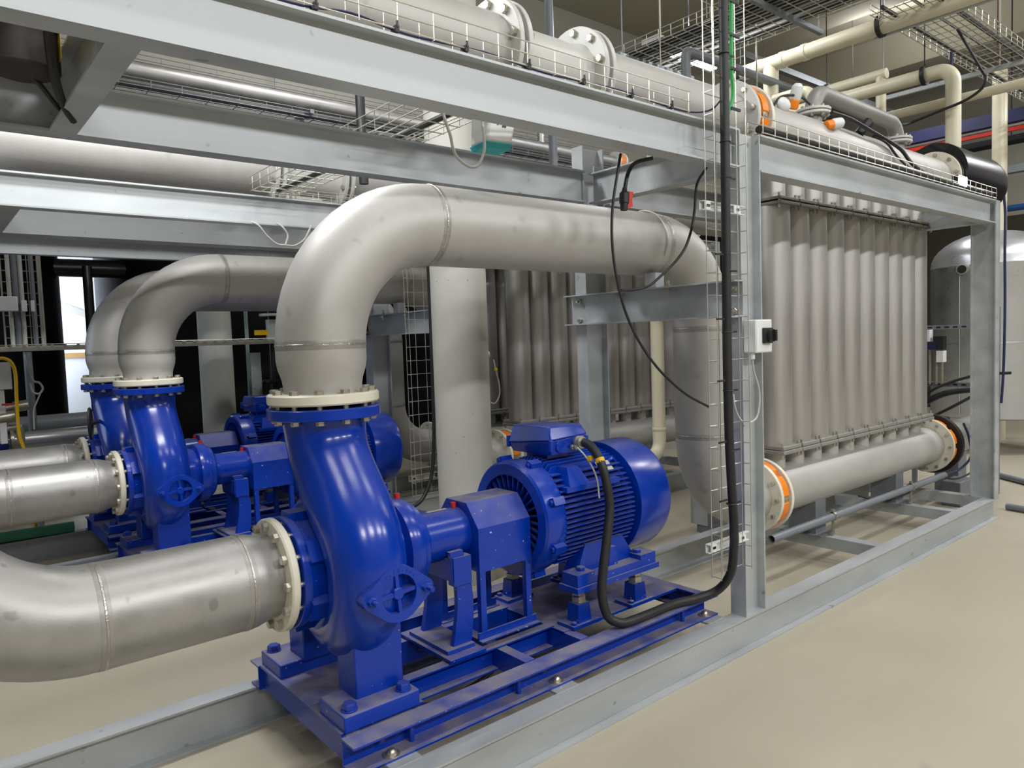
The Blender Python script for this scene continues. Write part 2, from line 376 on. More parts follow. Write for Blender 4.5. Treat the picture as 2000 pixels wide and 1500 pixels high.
for s in (-1,1): lg.box(1.695,1.785,PY+s*.115-.022,PY+s*.115+.022,.58,.70)
lg.box(1.64,1.78,2.45,2.75,.31,.325)
part(pump, 'support_leg', lg, BLUE_D, ang=20)

guard = thing('coupling_guard', 'blue sheet metal coupling guard hood on thin legs beside the front pump', 'guard', (1.96,PY,.335), 'coupling guards')
hood = [(-.155,-.155),(-.155,.035),(-.075,.135),(.075,.135),(.155,.035),(.155,-.155)]
ih = [(x*.97, z-.004 if z > -.1 else z) for x, z in hood]
hd = MB(); hp = hood + ih[::-1]
hd.prism(hp, (1.815,PY,PZ), (2.105,PY,PZ), SY, UP)
for x in (1.8155, 2.1045):                               # end plates with a shaft opening left in the lower middle
    hd.prism([(-.153,-.153),(-.153,.034),(-.074,.133),(.074,.133),(.153,.034),(.153,-.153),(.06,-.153),(.06,.05),(-.06,.05),(-.06,-.153)], (x-.001,PY,PZ), (x+.001,PY,PZ), SY, UP)
part(guard, 'hood', hd, BLUE_D, ang=20)
for x in (1.832, 2.088):
    for y in (2.452, 2.748):
        part(guard, 'leg', MB().box(x-.016,x+.016,y-.003,y+.003,.335,.63).box(x-.016,x-.012,y-.003,y+.02,.335,.63), BLUE_D)
for y in (2.452, 2.748):
    part(guard, 'foot_rail', MB().box(1.80,2.13,y-.004,y+.004,.32,.355).box(1.80,2.13,y-.03,y+.004,.320,.325), BLUE_D)

# base skid
skid = thing('pump_base', 'blue steel base frame under the front pump, dusty on top', 'pump base', (2.06,PY,.18), 'blue pump bases')
for s in (-1, 1):
    y = PY + s*.375
    r_ = part(skid, 'side_rail', MB().channel((1.045,y,.23),(3.07,y,.23),(0,s,0),UP,.09,.10), BLUE_D)
    for x in (1.30, 1.80, 2.86):
        part(r_, 'jacking_screw', MB().cyl((x,y+s*.03,.187),(x,y+s*.03,.262),.011,10).hexnut((x,y+s*.03,.255),UP,.017,.012), BLUE_D)
    for x in (1.20, 1.98, 3.0):
        part(r_, 'anchor_bolt', MB().lathe([(0,.03),(.005,.03)],(x,y+s*.06,.187),UP,18).lathe([(.005,.019),(.014,.017),(.022,.009)],(x,y+s*.06,.187),UP,10), ZINC)
    part(skid, 'inner_rail', MB().channel((1.36,PY+s*.14,.24),(2.2,PY+s*.14,.24),(0,s,0),UP,.05,.10), BLUE_D)
part(skid, 'end_beam', MB().channel((1.065,2.225,.23),(1.065,2.975,.23),(1,0,0),UP,.05,.10), BLUE_D)
part(skid, 'pump_plate', MB().box(1.05,1.38,2.235,2.97,.278,.288), BLUE_D)
for x in (1.87, 2.19):
    part(skid, 'cross_member', MB().channel((x,2.23,.235),(x,2.97,.235),SX,UP,.05,.09), BLUE_D)
part(skid, 'end_plate', MB().channel((3.06,2.225,.23),(3.06,2.975,.23),(-1,0,0),UP,.05,.10), BLUE_D)
mp_ = MB(); mp_.box(2.19,3.0,2.335,2.865,.272,.284)
part(skid, 'motor_plate', mp_, BLUE_D)
part(skid, 'bearing_plate', MB().box(1.62,1.80,2.40,2.80,.296,.308), BLUE_D)

# motor
MXC = 2.465
motor = thing('electric_motor', 'blue finned electric motor with terminal box driving the front pump', 'motor', (MXC,PY,.284), 'blue electric motors')
bd = MB().lathe([(-.24,.222),(.26,.222)], (MXC,PY,PZ), SX, 48)
for k in range(-9, 10):
    dz = k*.0225
    w_ = math.sqrt(max(.268**2-dz**2, .0)); bd.prism([(-w_,-.0028),(w_,-.0028),(w_,.0028),(-w_,.0028)], (2.225,PY,PZ+dz), (2.69,PY,PZ+dz), SY, UP)
for k in range(-6, 7):
    dy = k*.0225; t_ = math.sqrt(.272**2-dy**2)
    bd.prism([(2.30,.0),(2.235,.18),(2.235,t_-.03),(2.265,t_),(2.68,t_),(2.69,.18)], (0,PY+dy-.0028,PZ), (0,PY+dy+.0028,PZ), SX, UP)
bd.box(2.25,2.60,PY-.25,PY-.15,PZ+.13,PZ+.155).hexa([(2.27,PY-.25,PZ+.155),(2.40,PY-.25,PZ+.155),(2.40,PY-.14,PZ+.155),(2.27,PY-.14,PZ+.155),(2.30,PY-.20,PZ+.235),(2.37,PY-.20,PZ+.235),(2.37,PY-.14,PZ+.235),(2.30,PY-.14,PZ+.235)])
part(motor, 'finned_body', bd, BLUE, ang=20)
es = MB().lathe([(-.355,.205),(-.355,.255),(-.345,.266),(-.30,.270),(-.265,.268),(-.235,.262),(-.225,.235),(-.285,.205)], (MXC,PY,PZ), SX, 48, True)
es.lathe([(-.285,.205),(-.28,.0)], (MXC,PY,PZ), SX, 40); es.lathe([(-.37,.06),(-.35,.085),(-.28,.095)], (MXC,PY,PZ), SX, 32)
for k in range(30):
    a = 2*PI*k/30; u = V((0,math.cos(a),math.sin(a))); w = V((0,-math.sin(a),math.cos(a)))
    es.prism([(-.004,.09),(.004,.09),(.004,.203),(-.004,.203)], V((2.125,PY,PZ)), V((2.185,PY,PZ)), w, u)
for k in range(8):
    a = math.radians(22.5+45*k); u = V((0,math.cos(a),math.sin(a))); w = V((0,-math.sin(a),math.cos(a)))
    es.prism([(-.022,.25),(.022,.25),(.018,.292),(-.018,.292)], V((2.15,PY,PZ)), V((2.215,PY,PZ)), w, u)
    es.hexnut(V((2.15,PY,PZ))+u*.275, (-1,0,0), .012, .01)
part(motor, 'end_shield', es, BLUE)
part(motor, 'fan_cowl', MB().lathe([(.245,.286),(.245,.290),(.455,.290),(.485,.278),(.495,.255),(.497,.0),(.492,.0),(.485,.25),(.45,.284)], (MXC,PY,PZ), SX, 56, False), BLUE)
part(motor, 'fan_guard', MB().lathe([(.30,.262),(.305,.0)], (MXC,PY,PZ), SX, 32), DARK)
tb = MB()
tb.hexa([(2.27,2.47,1.055),(2.475,2.47,1.055),(2.475,2.745,1.055),(2.27,2.745,1.055),(2.255,2.455,1.125),(2.49,2.455,1.135),(2.49,2.76,1.10),(2.255,2.76,1.095)])
tb.box(2.30,2.44,2.53,2.68,.98,1.06)
for p in ((2.25,2.45),(2.25,2.755),(2.48,2.45),(2.48,2.755)): tb.box(p[0],p[0]+.018,p[1],p[1]+.018,1.075,1.13)
tb.lathe([(0,.033),(.006,.033),(.007,.03)], (2.325,2.462,1.095), (0,-1,0), 28)
tbo = part(motor, 'terminal_box', tb, BLUE, bev=.005)
part(tbo, 'box_lid', MB().hexa([(2.252,2.452,1.127),(2.493,2.452,1.137),(2.493,2.763,1.102),(2.252,2.763,1.097),(2.268,2.475,1.19),(2.475,2.475,1.186),(2.475,2.735,1.183),(2.268,2.735,1.187)]), BLUE, bev=.007)
part(tbo, 'cable_gland', MB().lathe([(0,.030),(.012,.030),(.013,.026),(.022,.026),(.023,.030),(.034,.030),(.036,.022),(.044,.022)], (2.43,2.458,1.105), (0,-1,0), 20), ZINC, label='chrome cable gland')
part(tbo, 'cable_gland', MB().lathe([(0,.012),(.01,.012),(.011,.008),(.02,.008),(.021,.011),(.032,.011)], (2.392,2.458,1.085), (0,-1,0), 12), ZINC, label='small chrome gland')
part(motor, 'lifting_eye', MB().tube([(2.66+.03*math.cos(a),2.455,.965+.03*math.sin(a)) for a in [2*PI*k/16 for k in range(17)]], .009, 8, False).cyl((2.66,2.455,.93),(2.66,2.46,.96),.014,10), BLUE)
part(motor, 'nameplate', MB().hexa([(2.54,2.405,.945),(2.63,2.405,.945),(2.63,2.409,.947),(2.54,2.409,.947),(2.54,2.455,.992),(2.63,2.455,.992),(2.63,2.458,.990),(2.54,2.458,.990)]), PLATE, label='pale nameplate')
for s in (-1, 1):
    yy = lambda a: PY + s*a
    ft = MB()
    ft.box(2.245,2.785,*sorted((yy(.205),yy(.305))),.478,.512); ft.box(2.235,2.80,*sorted((yy(.19),yy(.315))),.455,.479)
    ft.box(2.245,2.355,*sorted((yy(.205),yy(.305))),.512,.535); ft.box(2.675,2.785,*sorted((yy(.205),yy(.305))),.512,.535)
    ft.prism([(2.31,.512),(2.71,.512),(2.62,.64),(2.37,.64)], (0,yy(.15),0), (0,yy(.235),0), SX, UP)
    ft.prism([(2.50,.512),(2.56,.512),(2.55,.60),(2.51,.60)], (0,yy(.15),0), (0,yy(.26),0), SX, UP)
    part(motor, 'mounting_foot', ft, BLUE_D)
    for x in (2.315, 2.705):
        j = MB().box(x-.085,x+.085,*sorted((yy(.18),yy(.29))),.284,.300)
        j.hexa([(x-.042,yy(.20),.30),(x+.042,yy(.20),.30),(x+.042,yy(.275),.30),(x-.042,yy(.275),.30),(x-.036,yy(.205),.385),(x+.036,yy(.205),.385),(x+.036,yy(.27),.385),(x-.036,yy(.27),.385)] if s > 0 else
               [(x-.042,yy(.275),.30),(x+.042,yy(.275),.30),(x+.042,yy(.20),.30),(x-.042,yy(.20),.30),(x-.036,yy(.27),.385),(x+.036,yy(.27),.385),(x+.036,yy(.205),.385),(x-.036,yy(.205),.385)])
        jk = part(motor, 'jack_block', j, BLUE_D)
        part(jk, 'levelling_nut', MB().hexnut((x,yy(.238),.387),UP,.035,.030).hexnut((x,yy(.238),.419),UP,.030,.034), ZINC, label='bare zinc nut')
        part(jk, 'bolt', MB().hexnut((x-.065,yy(.27),.300),UP,.014,.014), BLUE_D)
        part(jk, 'bolt', MB().hexnut((x,yy(.255),.535),UP,.022,.018), BLUE_D)
ORD = {0:'front', 2.6:'middle', 3.7:'rear'}
for dy, w in ((2.6,'middle'), (3.7,'rear')):
    pos = 'second from the camera' if w == 'middle' else 'farthest from the camera, half hidden'
    copy_tree(pump, (PX,PY+dy,.345), 'blue centrifugal pump %s, left of the %s' % (pos, 'front pump neck' if w == 'middle' else 'middle pump'))
    copy_tree(guard, (1.96,PY+dy,.335), 'blue coupling guard hood between the %s pump and its motor' % w)
    copy_tree(skid, (2.06,PY+dy,.18), 'blue steel base frame under the %s pump' % w)
    copy_tree(motor, (MXC,PY+dy,.284), 'blue electric motor of the %s pump row, partly behind other pumps' % w)

# ------------------------------------------------------------------ pipework of one row
def flange_bolts(p, o, ax, rb, n, d0, d1, r=.014, off=.5):
    o, ax = V(o), V(ax).normalized(); u = ax.orthogonal().normalized(); w = ax.cross(u)
    for k in range(n):
        a = 2*PI*(k+off)/n; q = o + (u*math.cos(a)+w*math.sin(a))*rb
        b = MB().hexnut(q+ax*d1, ax, r*1.25, .016).hexnut(q+ax*d0, -ax, r*1.25, .018).cyl(q+ax*d0, q+ax*d1, r*.72, 8)
        part(p, 'bolt', b, ZINC)
TINT = mat('heat_tinted_steel', srgb(150,147,142), .42, .4, srgb(172,169,164), 14, .9, stretch=(1,3,3))
def weld(p, o, ax, r):
    part(p, 'heat_tint', MB().lathe([(-.018,r+.0003),(-.016,r+.0008),(.014,r+.0008),(.016,r+.0003)], o, ax, 48), TINT)
    part(p, 'weld_seam', MB().lathe([(-.005,r),(-.003,r+.0022),(.003,r+.0022),(.005,r)], o, ax, 48), WELD)

dp = thing('discharge_pipe', 'fat stainless discharge pipe arching up from the front pump and down beside column', 'pipe', (PX,PY,1.38), 'stainless discharge pipes')
pts = arc_route([(PX,PY,1.40),(PX,PY,2.09),(3.63,PY,2.09),(3.63,PY,.55),(4.10,PY,.55)], [.49,.46,.44], 14)
full, rr = [], []
for z, r in ((1.40,.146),(1.455,.147),(1.475,.150),(1.497,.157),(1.52,.164),(1.55,.1685)): full.append((PX,PY,z)); rr.append(r)
full += pts[1:]; rr += [.168]*(len(pts)-1)
part(dp, 'pipe_run', MB().tube(full, rr, 40), STEEL, ang=60)
df = part(dp, 'loose_flange', MB().ring((PX,PY,1.386),UP,.146,.208,.040,48,.006), CREAM, label='cream coated flange')
flange_bolts(df, (PX,PY,1.386), UP, .180, 12, -.054, .040)
for o, ax in (((PX,PY,1.605),UP),((1.715,PY,2.09),SX),((3.165,PY,2.09),SX),((3.63,PY,1.625),UP),((3.63,PY,1.00),UP)): weld(dp, o, ax, .168)
pf = part(dp, 'end_flange', MB().ring((4.085,PY,.55),SX,.165,.236,.028,48), CREAM)
flange_bolts(pf, (4.085,PY,.55), SX, .205, 12, 0, .03, .011)
part(dp, 'pipe_shoe', MB().box(3.05,3.12,2.47,2.54,1.848,1.925), GALV)
part(dp, 'u_bolt', MB().tube([(3.10,PY+.176*math.cos(a),2.09+.176*math.sin(a)) for a in [PI*k/20-.5+.0 for k in range(0,27)]], .005, 6), WIRE)

sp = thing('suction_pipe', 'fat stainless suction pipe with upward elbow at the left, feeding the front pump', 'pipe', (.5,PY,.60), 'stainless suction pipes')
pts = arc_route([(.80,PY,PZ),(-.09,PY,PZ),(-.09,PY,2.2)], [.50], 16)
full = [(.985,PY,PZ),(.958,PY,PZ),(.94,PY,PZ),(.918,PY,PZ),(.895,PY,PZ),(.865,PY,PZ)] + pts
part(sp, 'pipe_run', MB().tube(full, [.150,.150,.153,.160,.166,.168]+[.168]*len(pts), 44), STEEL_DARK, ang=60)
sf = part(sp, 'loose_flange', MB().ring((.975,PY,PZ),SX,.150,.207,.032,48,.006), CREAM, label='cream coated flange')
flange_bolts(sf, (.975,PY,PZ), SX, .180, 12, 0, .08)
weld(sp, (.862,PY,PZ), SX, .168); weld(sp, (.415,PY,PZ), SX, .168)

lh = thing('lower_header', 'thick horizontal stainless header low under the nearest row of tubes', 'header pipe', (5.5,PY,.38), 'lower header pipes')
part(lh, 'pipe_run', MB().lathe([(0,.16),(2.66,.16)], (4.22,PY,.545), SX, 44), STEEL, ang=60)
for x in (4.205, 6.86):
    f_ = part(lh, 'flange', MB().ring((x,PY,.545),SX,.155,.236,.028,48), CREAM)
    flange_bolts(f_, (x,PY,.545), SX, .205, 12, 0, .03, .010)
MX = [4.408+.2425*i for i in range(10)]
for x in MX: part(lh, 'branch_stub', MB().cyl((x,PY,.66),(x,PY,.80),.066,24).lathe([(0,.072),(.006,.068)],(x,PY,.684),UP,24), STEEL)
for x in (4.82, 6.1):
    part(lh, 'saddle_leg', MB().box(x-.07,x+.07,2.50,2.70,.186,.42).box(x-.10,x+.10,2.45,2.75,.178,.188), DKGALV)
uh = thing('upper_header', 'thick stainless header pipe running along the top of the nearest frame', 'header pipe', (3.7,PY,2.70), 'upper header pipes')
UZ = 2.868
part(uh, 'pipe_run', MB().lathe([(0,.172),(3.75,.172)], (-1.65,PY,UZ), SX, 44).lathe([(0,.168),(1.24,.168)], (2.66,PY,UZ), SX, 44), STEEL, ang=60)
part(uh, 'meter_spool', MB().lathe([(0,.168),(.05,.150),(.44,.150),(.49,.168)], (2.13,PY,UZ), SX, 44), GREYP, ang=60, label='pale grey painted spool piece')
part(uh, 'pipe_run', MB().lathe([(0,.168),(2.96,.168)], (4.05,PY,UZ), SX, 44), STEEL, ang=60)
for x in (2.075, 2.125, 2.600, 2.650):
    f_ = part(uh, 'flange', MB().ring((x,PY,UZ),SX,.15,.236,.026,48), GREYP)
    if x in (2.075, 2.600): flange_bolts(f_, (x,PY,UZ), SX, .203, 10, 0, .08, .016)
for x in (3.885, 4.035, 7.0):
    f_ = part(uh, 'flange', MB().ring((x,PY,UZ),SX,.15,.236,.028,48), CREAM if x > 4 else GREYP)
    flange_bolts(f_, (x,PY,UZ), SX, .205, 10, 0, .03, .014)
for x in MX: part(uh, 'branch_stub', MB().cyl((x,PY,2.45),(x,PY,2.74),.085,20), TUBE)

valve = thing('butterfly_valve', 'orange butterfly valve clamped between flanges at the lower elbow of the front row', 'valve', (4.16,PY,.32), 'orange butterfly valves')
vb = MB().ring((4.118,PY,.545),SX,.14,.200,.082,44)
for k in range(8):
    a = math.radians(22.5+45*k); u = V((0,math.cos(a),math.sin(a))); w = V((0,-math.sin(a),math.cos(a)))
    vb.prism([(-.075,.19),(.075,.19),(.062,.215),(.02,.226),(-.02,.226),(-.062,.215)], V((4.128,PY,.545)), V((4.192,PY,.545)), w, u)
part(valve, 'valve_body', vb, ORANGE)
part(valve, 'shaft_boss', MB().lathe([(0,.026),(.012,.026),(.013,.012),(.016,.012)], (4.16,PY-.205,.545), (0,-1,0), 20), ZINC, label='grey shaft end')
def put(o, dy, label, dx=0, dz=0): return copy_tree(o, (o.location.x+dx, o.location.y+dy, o.location.z+dz), label)
put(valve, 0, 'orange butterfly valve on the upper header just right of the tall black cable', -.175+.0, 2.323)
put(valve, 0, 'orange butterfly valve at the far end of the lower header near the end column', 2.77)

# tube modules
mod = thing('membrane_tube', '', 'tube', (MX[0],PY,.795), 'upright tubes of the nearest row')
x = MX[0]
part(mod, 'housing', MB().lathe([(0,.113),(1.55,.113)], (x,PY,.85), UP, 32), TUBE, ang=60)
bp = MB().box(x-.117,x+.117,PY-.135,PY+.135,.797,.822).box(x-.112,x+.112,PY-.13,PY+.13,.825,.85)
pl = part(mod, 'base_plate', bp, DULLS, bev=.004)
for sx in (-1,1):
    for sy in (-1,1): part(pl, 'bolt', MB().cyl((x+sx*.098,PY+sy*.112,.775),(x+sx*.098,PY+sy*.112,.872),.009,6), ZINC)
tp = part(mod, 'top_plate', MB().box(x-.115,x+.115,PY-.135,PY+.135,2.40,2.42).box(x-.112,x+.112,PY-.13,PY+.13,2.43,2.45), PLATED, bev=.004)
for sx in (-1,1): part(tp, 'bolt', MB().cyl((x+sx*.098,PY-.112,2.375),(x+sx*.098,PY-.112,2.47),.009,6), ZINC)
NTH = ['first','second','third','fourth','fifth','sixth','seventh','eighth','ninth','tenth']
mod['label'] = 'upright stainless tube of the nearest row, first after the column with the switch'
for i in range(1, 10):
    copy_tree(mod, (MX[i],PY,.795), 'upright stainless tube of the nearest row, %s after the column with the switch%s' % (NTH[i], ', farthest' if i == 9 else ''))
m0 = mod
for dy, w in ((2.6,'middle'),(3.7,'rear')):
    for i in range(10):
        c = copy_tree(m0, (MX[i],PY+dy,.795), 'upright stainless tube, %s from the left in the %s row, behind the front motor' % (NTH[i], w))
        c['group'] = 'upright tubes of the %s row' % w
    put(dp, dy, 'fat stainless discharge pipe arching over the %s pump row' % w)
    put(sp, dy, 'stainless suction pipe feeding the %s pump from the left edge' % w)
    put(lh, dy, 'horizontal stainless header low under the %s row of tubes' % w)
    put(uh, dy, 'stainless header pipe along the top of the %s frame' % w)
    put(valve, dy, 'orange butterfly valve at the lower elbow of the %s row' % w)


# ------------------------------------------------------------------ wire trays and cables
def wire_tray(o, L, W, S, ln, wd, ht, pitch, nlong, r=.0025, rails=2):
    o, L, W, S = V(o), V(L), V(W), V(S); b = MB()
    for k in range(nlong):
        q = o + W*(wd*k/(nlong-1)); b.tube([q, q+L*ln], r, 5)
    for k in range(1, rails+1):
        for e in (0, wd): q = o + W*e + S*(ht*k/rails); b.tube([q, q+L*ln], r, 5)
    n = int(ln/pitch)
    for k in range(n+1):
        q = o + L*(pitch*k + .01) - S*.004
        b.tube([q+S*ht, q, q+W*wd, q+W*wd+S*ht], r*.95, 5)
    return b
def cable(name, pts, r, m, label, cat='cable', group=None, sub=6, seg=8):
    return solo(name, MB().tube(smooth(pts, sub), r, seg), m, label, cat, group)
solo('wire_tray', wire_tray((.3,2.012,2.583),SX,SY,UP,2.45,.085,.085,.135,3), WIRE, 'low wire cable tray on top of the near beam, left of the tall black cable', 'cable tray')
solo('wire_tray', wire_tray((3.33,2.012,2.580),SX,SY,UP,3.36,.085,.075,.112,3,.003), WIRE, 'low wire cable tray on top of the near beam, right of the steel column', 'cable tray')
cable('blue_cable', [(.4,2.03,2.59),(.9,2.035,2.583),(1.1,2.03,2.60),(1.3,2.03,2.583),(1.62,2.035,2.598),(1.9,2.03,2.583),(2.3,2.035,2.60),(2.7,2.03,2.585),(2.86,1.99,2.60),(2.95,1.975,2.67)], .004, NAVY, 'thin dark blue cable wandering along the near top tray')
for i, x in enumerate((.62,.98,1.25,1.52,1.80,2.08,2.36,2.62)):
    solo('cable_tie', MB().box(x-.007,x+.007,2.006,2.036,2.572,2.592).box(x-.003,x+.003,2.004,2.010,2.585,2.606), RUBBER, 'black cable tie on the near top tray, %s from the left' % NTH[i], 'cable tie', 'cable ties on the top tray')
solo('tray_cable', MB().tube([(3.34,2.036,2.602),(4.5,2.036,2.602),(5.6,2.036,2.602),(6.66,2.036,2.602)], .019, 10), RUBBER, 'thick black cable lying in the near top tray right of the column', 'cable')
solo('wire_tray', wire_tray((1.92,4.612,2.572),SX,SY,UP,.85,.085,.06,.135,3), WIRE, 'low wire cable tray on top of the middle frame beam', 'cable tray')
solo('wire_tray', wire_tray((1.76,2.66,2.60),SY,SX,UP,2.0,.30,.09,.13,6,.003), WIRE, 'wide wire cable tray bridging from the near frame to the middle frame', 'cable tray')
solo('tray_cable', MB().tube([(1.94,2.5,2.615),(1.94,3.5,2.615),(1.93,4.63,2.615)], .013, 8), RUBBER, 'black cable lying in the bridging tray between the frames', 'cable')
# upright tray on the near column, repeated in the middle row
def upright_tray(dy, w):
    b = wire_tray((2.815,1.985+dy,.46),UP,SX,(0,-1,0),5.7 if not dy else 1.9,.25,.05,.10,4,.0022,1)
    solo('wire_tray', b, WIRE, 'upright wire cable tray %s' % w, 'cable tray', None, (2.94,1.985+dy,.46))
    for z, q in ((.60,'low'),(2.175,'high')):
        st = MB().channel((2.80,2.010+dy,z),(3.13,2.010+dy,z),(0,-1,0),UP,.022,.042,.003)
        for x in (2.83,3.06): st.box(x-.02,x+.025,1.986+dy,1.9885+dy,z-.02,z+.021)
        s_ = solo('tray_bracket', st, WHITEP if not dy else WIRE, 'short slotted bracket holding the upright tray, %s on the %s column' % (q, 'near' if not dy else 'middle'), 'bracket')
        part(s_, 'slot', MB().box(2.825,2.848,1.9845+dy,1.9865+dy,z-.006,z+.006).box(3.06,3.08,1.9845+dy,1.9865+dy,z-.006,z+.006), DARK)
upright_tray(0, 'running up the near steel column beside the thick black cable')
upright_tray(2.6, 'behind the front discharge pipe, left of the round concrete column')
mc = [(2.430,2.415,1.105),(2.424,2.36,1.090),(2.416,2.300,1.032),(2.421,2.270,.940),(2.423,2.255,.823),(2.390,2.245,.690),(2.354,2.24,.556),(2.336,2.235,.443),(2.350,2.215,.345),(2.405,2.185,.308),(2.486,2.175,.304),(2.608,2.172,.304),(2.779,2.170,.304),(2.891,2.118,.315),(2.970,2.06,.352),(2.962,1.985,.453),(2.945,1.955,.579),(2.942,1.950,.704),(2.926,1.948,.878),(2.912,1.948,1.122),(2.908,1.948,1.479),(2.913,1.948,1.950),(2.918,1.948,2.413),(2.921,1.948,2.756),(2.926,1.948,4.0),(2.93,1.948,6.15)]
cable('power_cable', mc, .021, RUBBER, 'thick black cable from the front motor box up the near column to the ceiling', 'cable', None, 6, 14)
cable('earth_cable', [(2.392,2.42,1.085),(2.40,2.38,1.05),(2.405,2.34,1.0),(2.41,2.315,.94),(2.405,2.30,.86)], .004, GREYW, 'thin grey wire hanging from the front motor terminal box')
solo('cable_tag', MB().cyl((2.4165,2.306,1.045),(2.417,2.298,1.025),.0225,12), YELLOW, 'yellow tag round the thick black motor cable', 'tag')
solo('cable_tag', MB().box(2.393,2.412,2.34,2.36,1.03,1.052), YELLOW, 'yellow tag on the thin grey wire under the terminal box', 'tag')
cable('green_cable', [(2.999,1.957,6.1),(2.999,1.957,4.2),(2.999,1.957,3.245),(2.996,1.957,3.018),(2.993,1.957,2.80),(3.002,1.957,2.70),(2.988,1.96,2.639),(2.955,1.965,2.575)], .009, GREEN, 'green cable running up beside the thick black cable')
for i, (z, w) in enumerate(((2.62,'by the orange valve'),(2.80,'above the header pipe'),(2.95,'near the top of the picture'),(3.10,'topmost in the picture'))):
    solo('cable_tie', MB().box(2.975,3.045,1.945,1.953,z-.006,z+.006), RUBBER, 'black cable tie on the green cable, %s' % w, 'cable tie')
cable('loose_cable', [(2.439,2.150,2.386),(2.408,2.150,2.274),(2.381,2.150,2.163),(2.370,2.150,2.053),(2.376,2.150,1.944),(2.398,2.150,1.835),(2.446,2.150,1.702),(2.537,2.150,1.565),(2.676,2.150,1.431),(2.864,2.150,1.310),(3.047,2.150,1.233)], .006, RUBBER, 'thin black cable hanging from the near beam, its cut end near the drop pipe')
cable('loose_cable', [(2.993,2.10,2.386),(3.010,2.17,2.323),(3.003,2.180,2.211),(2.980,2.180,2.123),(2.928,2.180,2.022),(2.846,2.180,1.945),(2.729,2.18,1.87),(2.646,2.180,1.825),(2.546,2.180,1.805),(2.44,2.17,1.80)], .0065, RUBBER, 'black cable drooping in a curve to the middle support beam')
cable('plug_cable', [(2.62,2.12,2.386),(2.584,2.19,2.375),(2.547,2.200,2.333),(2.524,2.200,2.274),(2.518,2.200,2.24)], .009, RUBBER, 'short black cable holding the plug over the front discharge pipe')
pg = thing('connector_plug', 'black and orange connector hanging above the front discharge pipe', 'plug', (2.515,2.2,2.17))
part(pg, 'plug_body', MB().lathe([(0,.016),(.03,.018),(.032,.022),(.075,.022),(.085,.013),(.10,.009)], (2.508,2.2,2.158), (.08,0,1), 16), RUBBER)
part(pg, 'locking_lever', MB().prism([(-.012,0),(.016,.012),(.014,.045),(.022,.075),(0,.078),(-.012,.05)], (2.537,2.19,2.165), (2.537,2.215,2.165), (.95,-.3,0), UP), RED, label='orange red lever')
cable('switch_cable', [(3.160,1.975,1.49),(3.170,1.98,1.44),(3.190,1.985,1.395),(3.222,1.985,1.33),(3.233,1.985,1.263),(3.213,1.985,1.188),(3.167,1.985,1.160),(3.096,1.985,1.162),(3.045,1.98,1.191),(3.004,1.975,1.244),(2.993,1.975,1.306)], .0045, GREYW, 'pale grey cable looping down from the switch box')
sw = thing('isolator_switch', 'white isolator switch box with black knob on the near column', 'switch', (3.215,1.975,1.49))
part(sw, 'box', MB().box(3.142,3.285,1.945,2.014,1.495,1.655), WHITEP, bev=.006)
part(sw, 'cover', MB().hexa([(3.142,1.946,1.495),(3.285,1.946,1.495),(3.285,1.95,1.495),(3.142,1.95,1.495),(3.142,1.946,1.655),(3.285,1.946,1.655),(3.285,1.95,1.655),(3.142,1.95,1.655)]).box(3.146,3.281,1.943,1.947,1.499,1.651), WHITEP, bev=.002)
kb = part(sw, 'knob_plate', MB().box(3.195,3.27,1.928,1.946,1.54,1.615), RUBBER, bev=.003)
part(kb, 'knob', MB().cyl((3.24,1.93,1.577),(3.24,1.908,1.577),.030,24).box(3.234,3.246,1.892,1.908,1.55,1.604), RUBBER)
part(sw, 'gland', MB().cyl((3.16,1.975,1.497),(3.16,1.975,1.465),.011,10), WHITEP)
cable('white_conduit', [(3.43,2.12,2.45),(3.42,2.13,2.36),(3.40,2.14,2.20),(3.36,2.16,1.95),(3.335,2.17,1.80)], .0045, GREYW, 'slim pale conduit slanting down behind the near column', 'conduit')

# things hanging above the front pipe
tr = thing('flow_transmitter', 'white transmitter box with a teal base hanging under the near beam', 'transmitter', (1.97,2.45,2.40))
TX = lambda ps: [(1.895+(a-2.09)*.78, b, 2.418+(c-2.485)*.95) for a, b, c in ps]
part(tr, 'case', MB().hexa(TX([(2.09,2.40,2.485),(2.25,2.38,2.485),(2.27,2.50,2.485),(2.10,2.52,2.485),(2.13,2.38,2.66),(2.29,2.36,2.66),(2.31,2.52,2.66),(2.14,2.54,2.66)])), WHITEP, bev=.012)
part(tr, 'base_cap', MB().hexa(TX([(2.095,2.41,2.462),(2.25,2.39,2.462),(2.265,2.49,2.462),(2.105,2.51,2.462),(2.088,2.398,2.487),(2.252,2.378,2.487),(2.272,2.502,2.487),(2.098,2.522,2.487)])), TEAL, bev=.004, label='teal base cap')
pr = MB()
part(tr, 'bracket', MB().box(1.99,2.03,2.43,2.47,2.55,2.71), GALV)
for k, (u0, u1, z0, z1) in enumerate(((.30,.38,.60,.70),(.46,.70,.60,.72),(.50,.66,.38,.50),(.30,.36,.42,.50),(.30,.72,.82,.86),(.34,.80,.90,.94))):
    a = V((1.895,2.40,2.418)); ux = V((.125,-.02,0)); uz = V((.031,-.02,.166)); nn = ux.cross(uz).normalized()*.0008
    q = [a+ux*u0+uz*z0, a+ux*u1+uz*z0, a+ux*u1+uz*z1, a+ux*u0+uz*z1]
    pr.hexa([p for p in q] + [p+nn for p in q])
part(tr, 'printing', pr, INK, label='small grey diagrams')
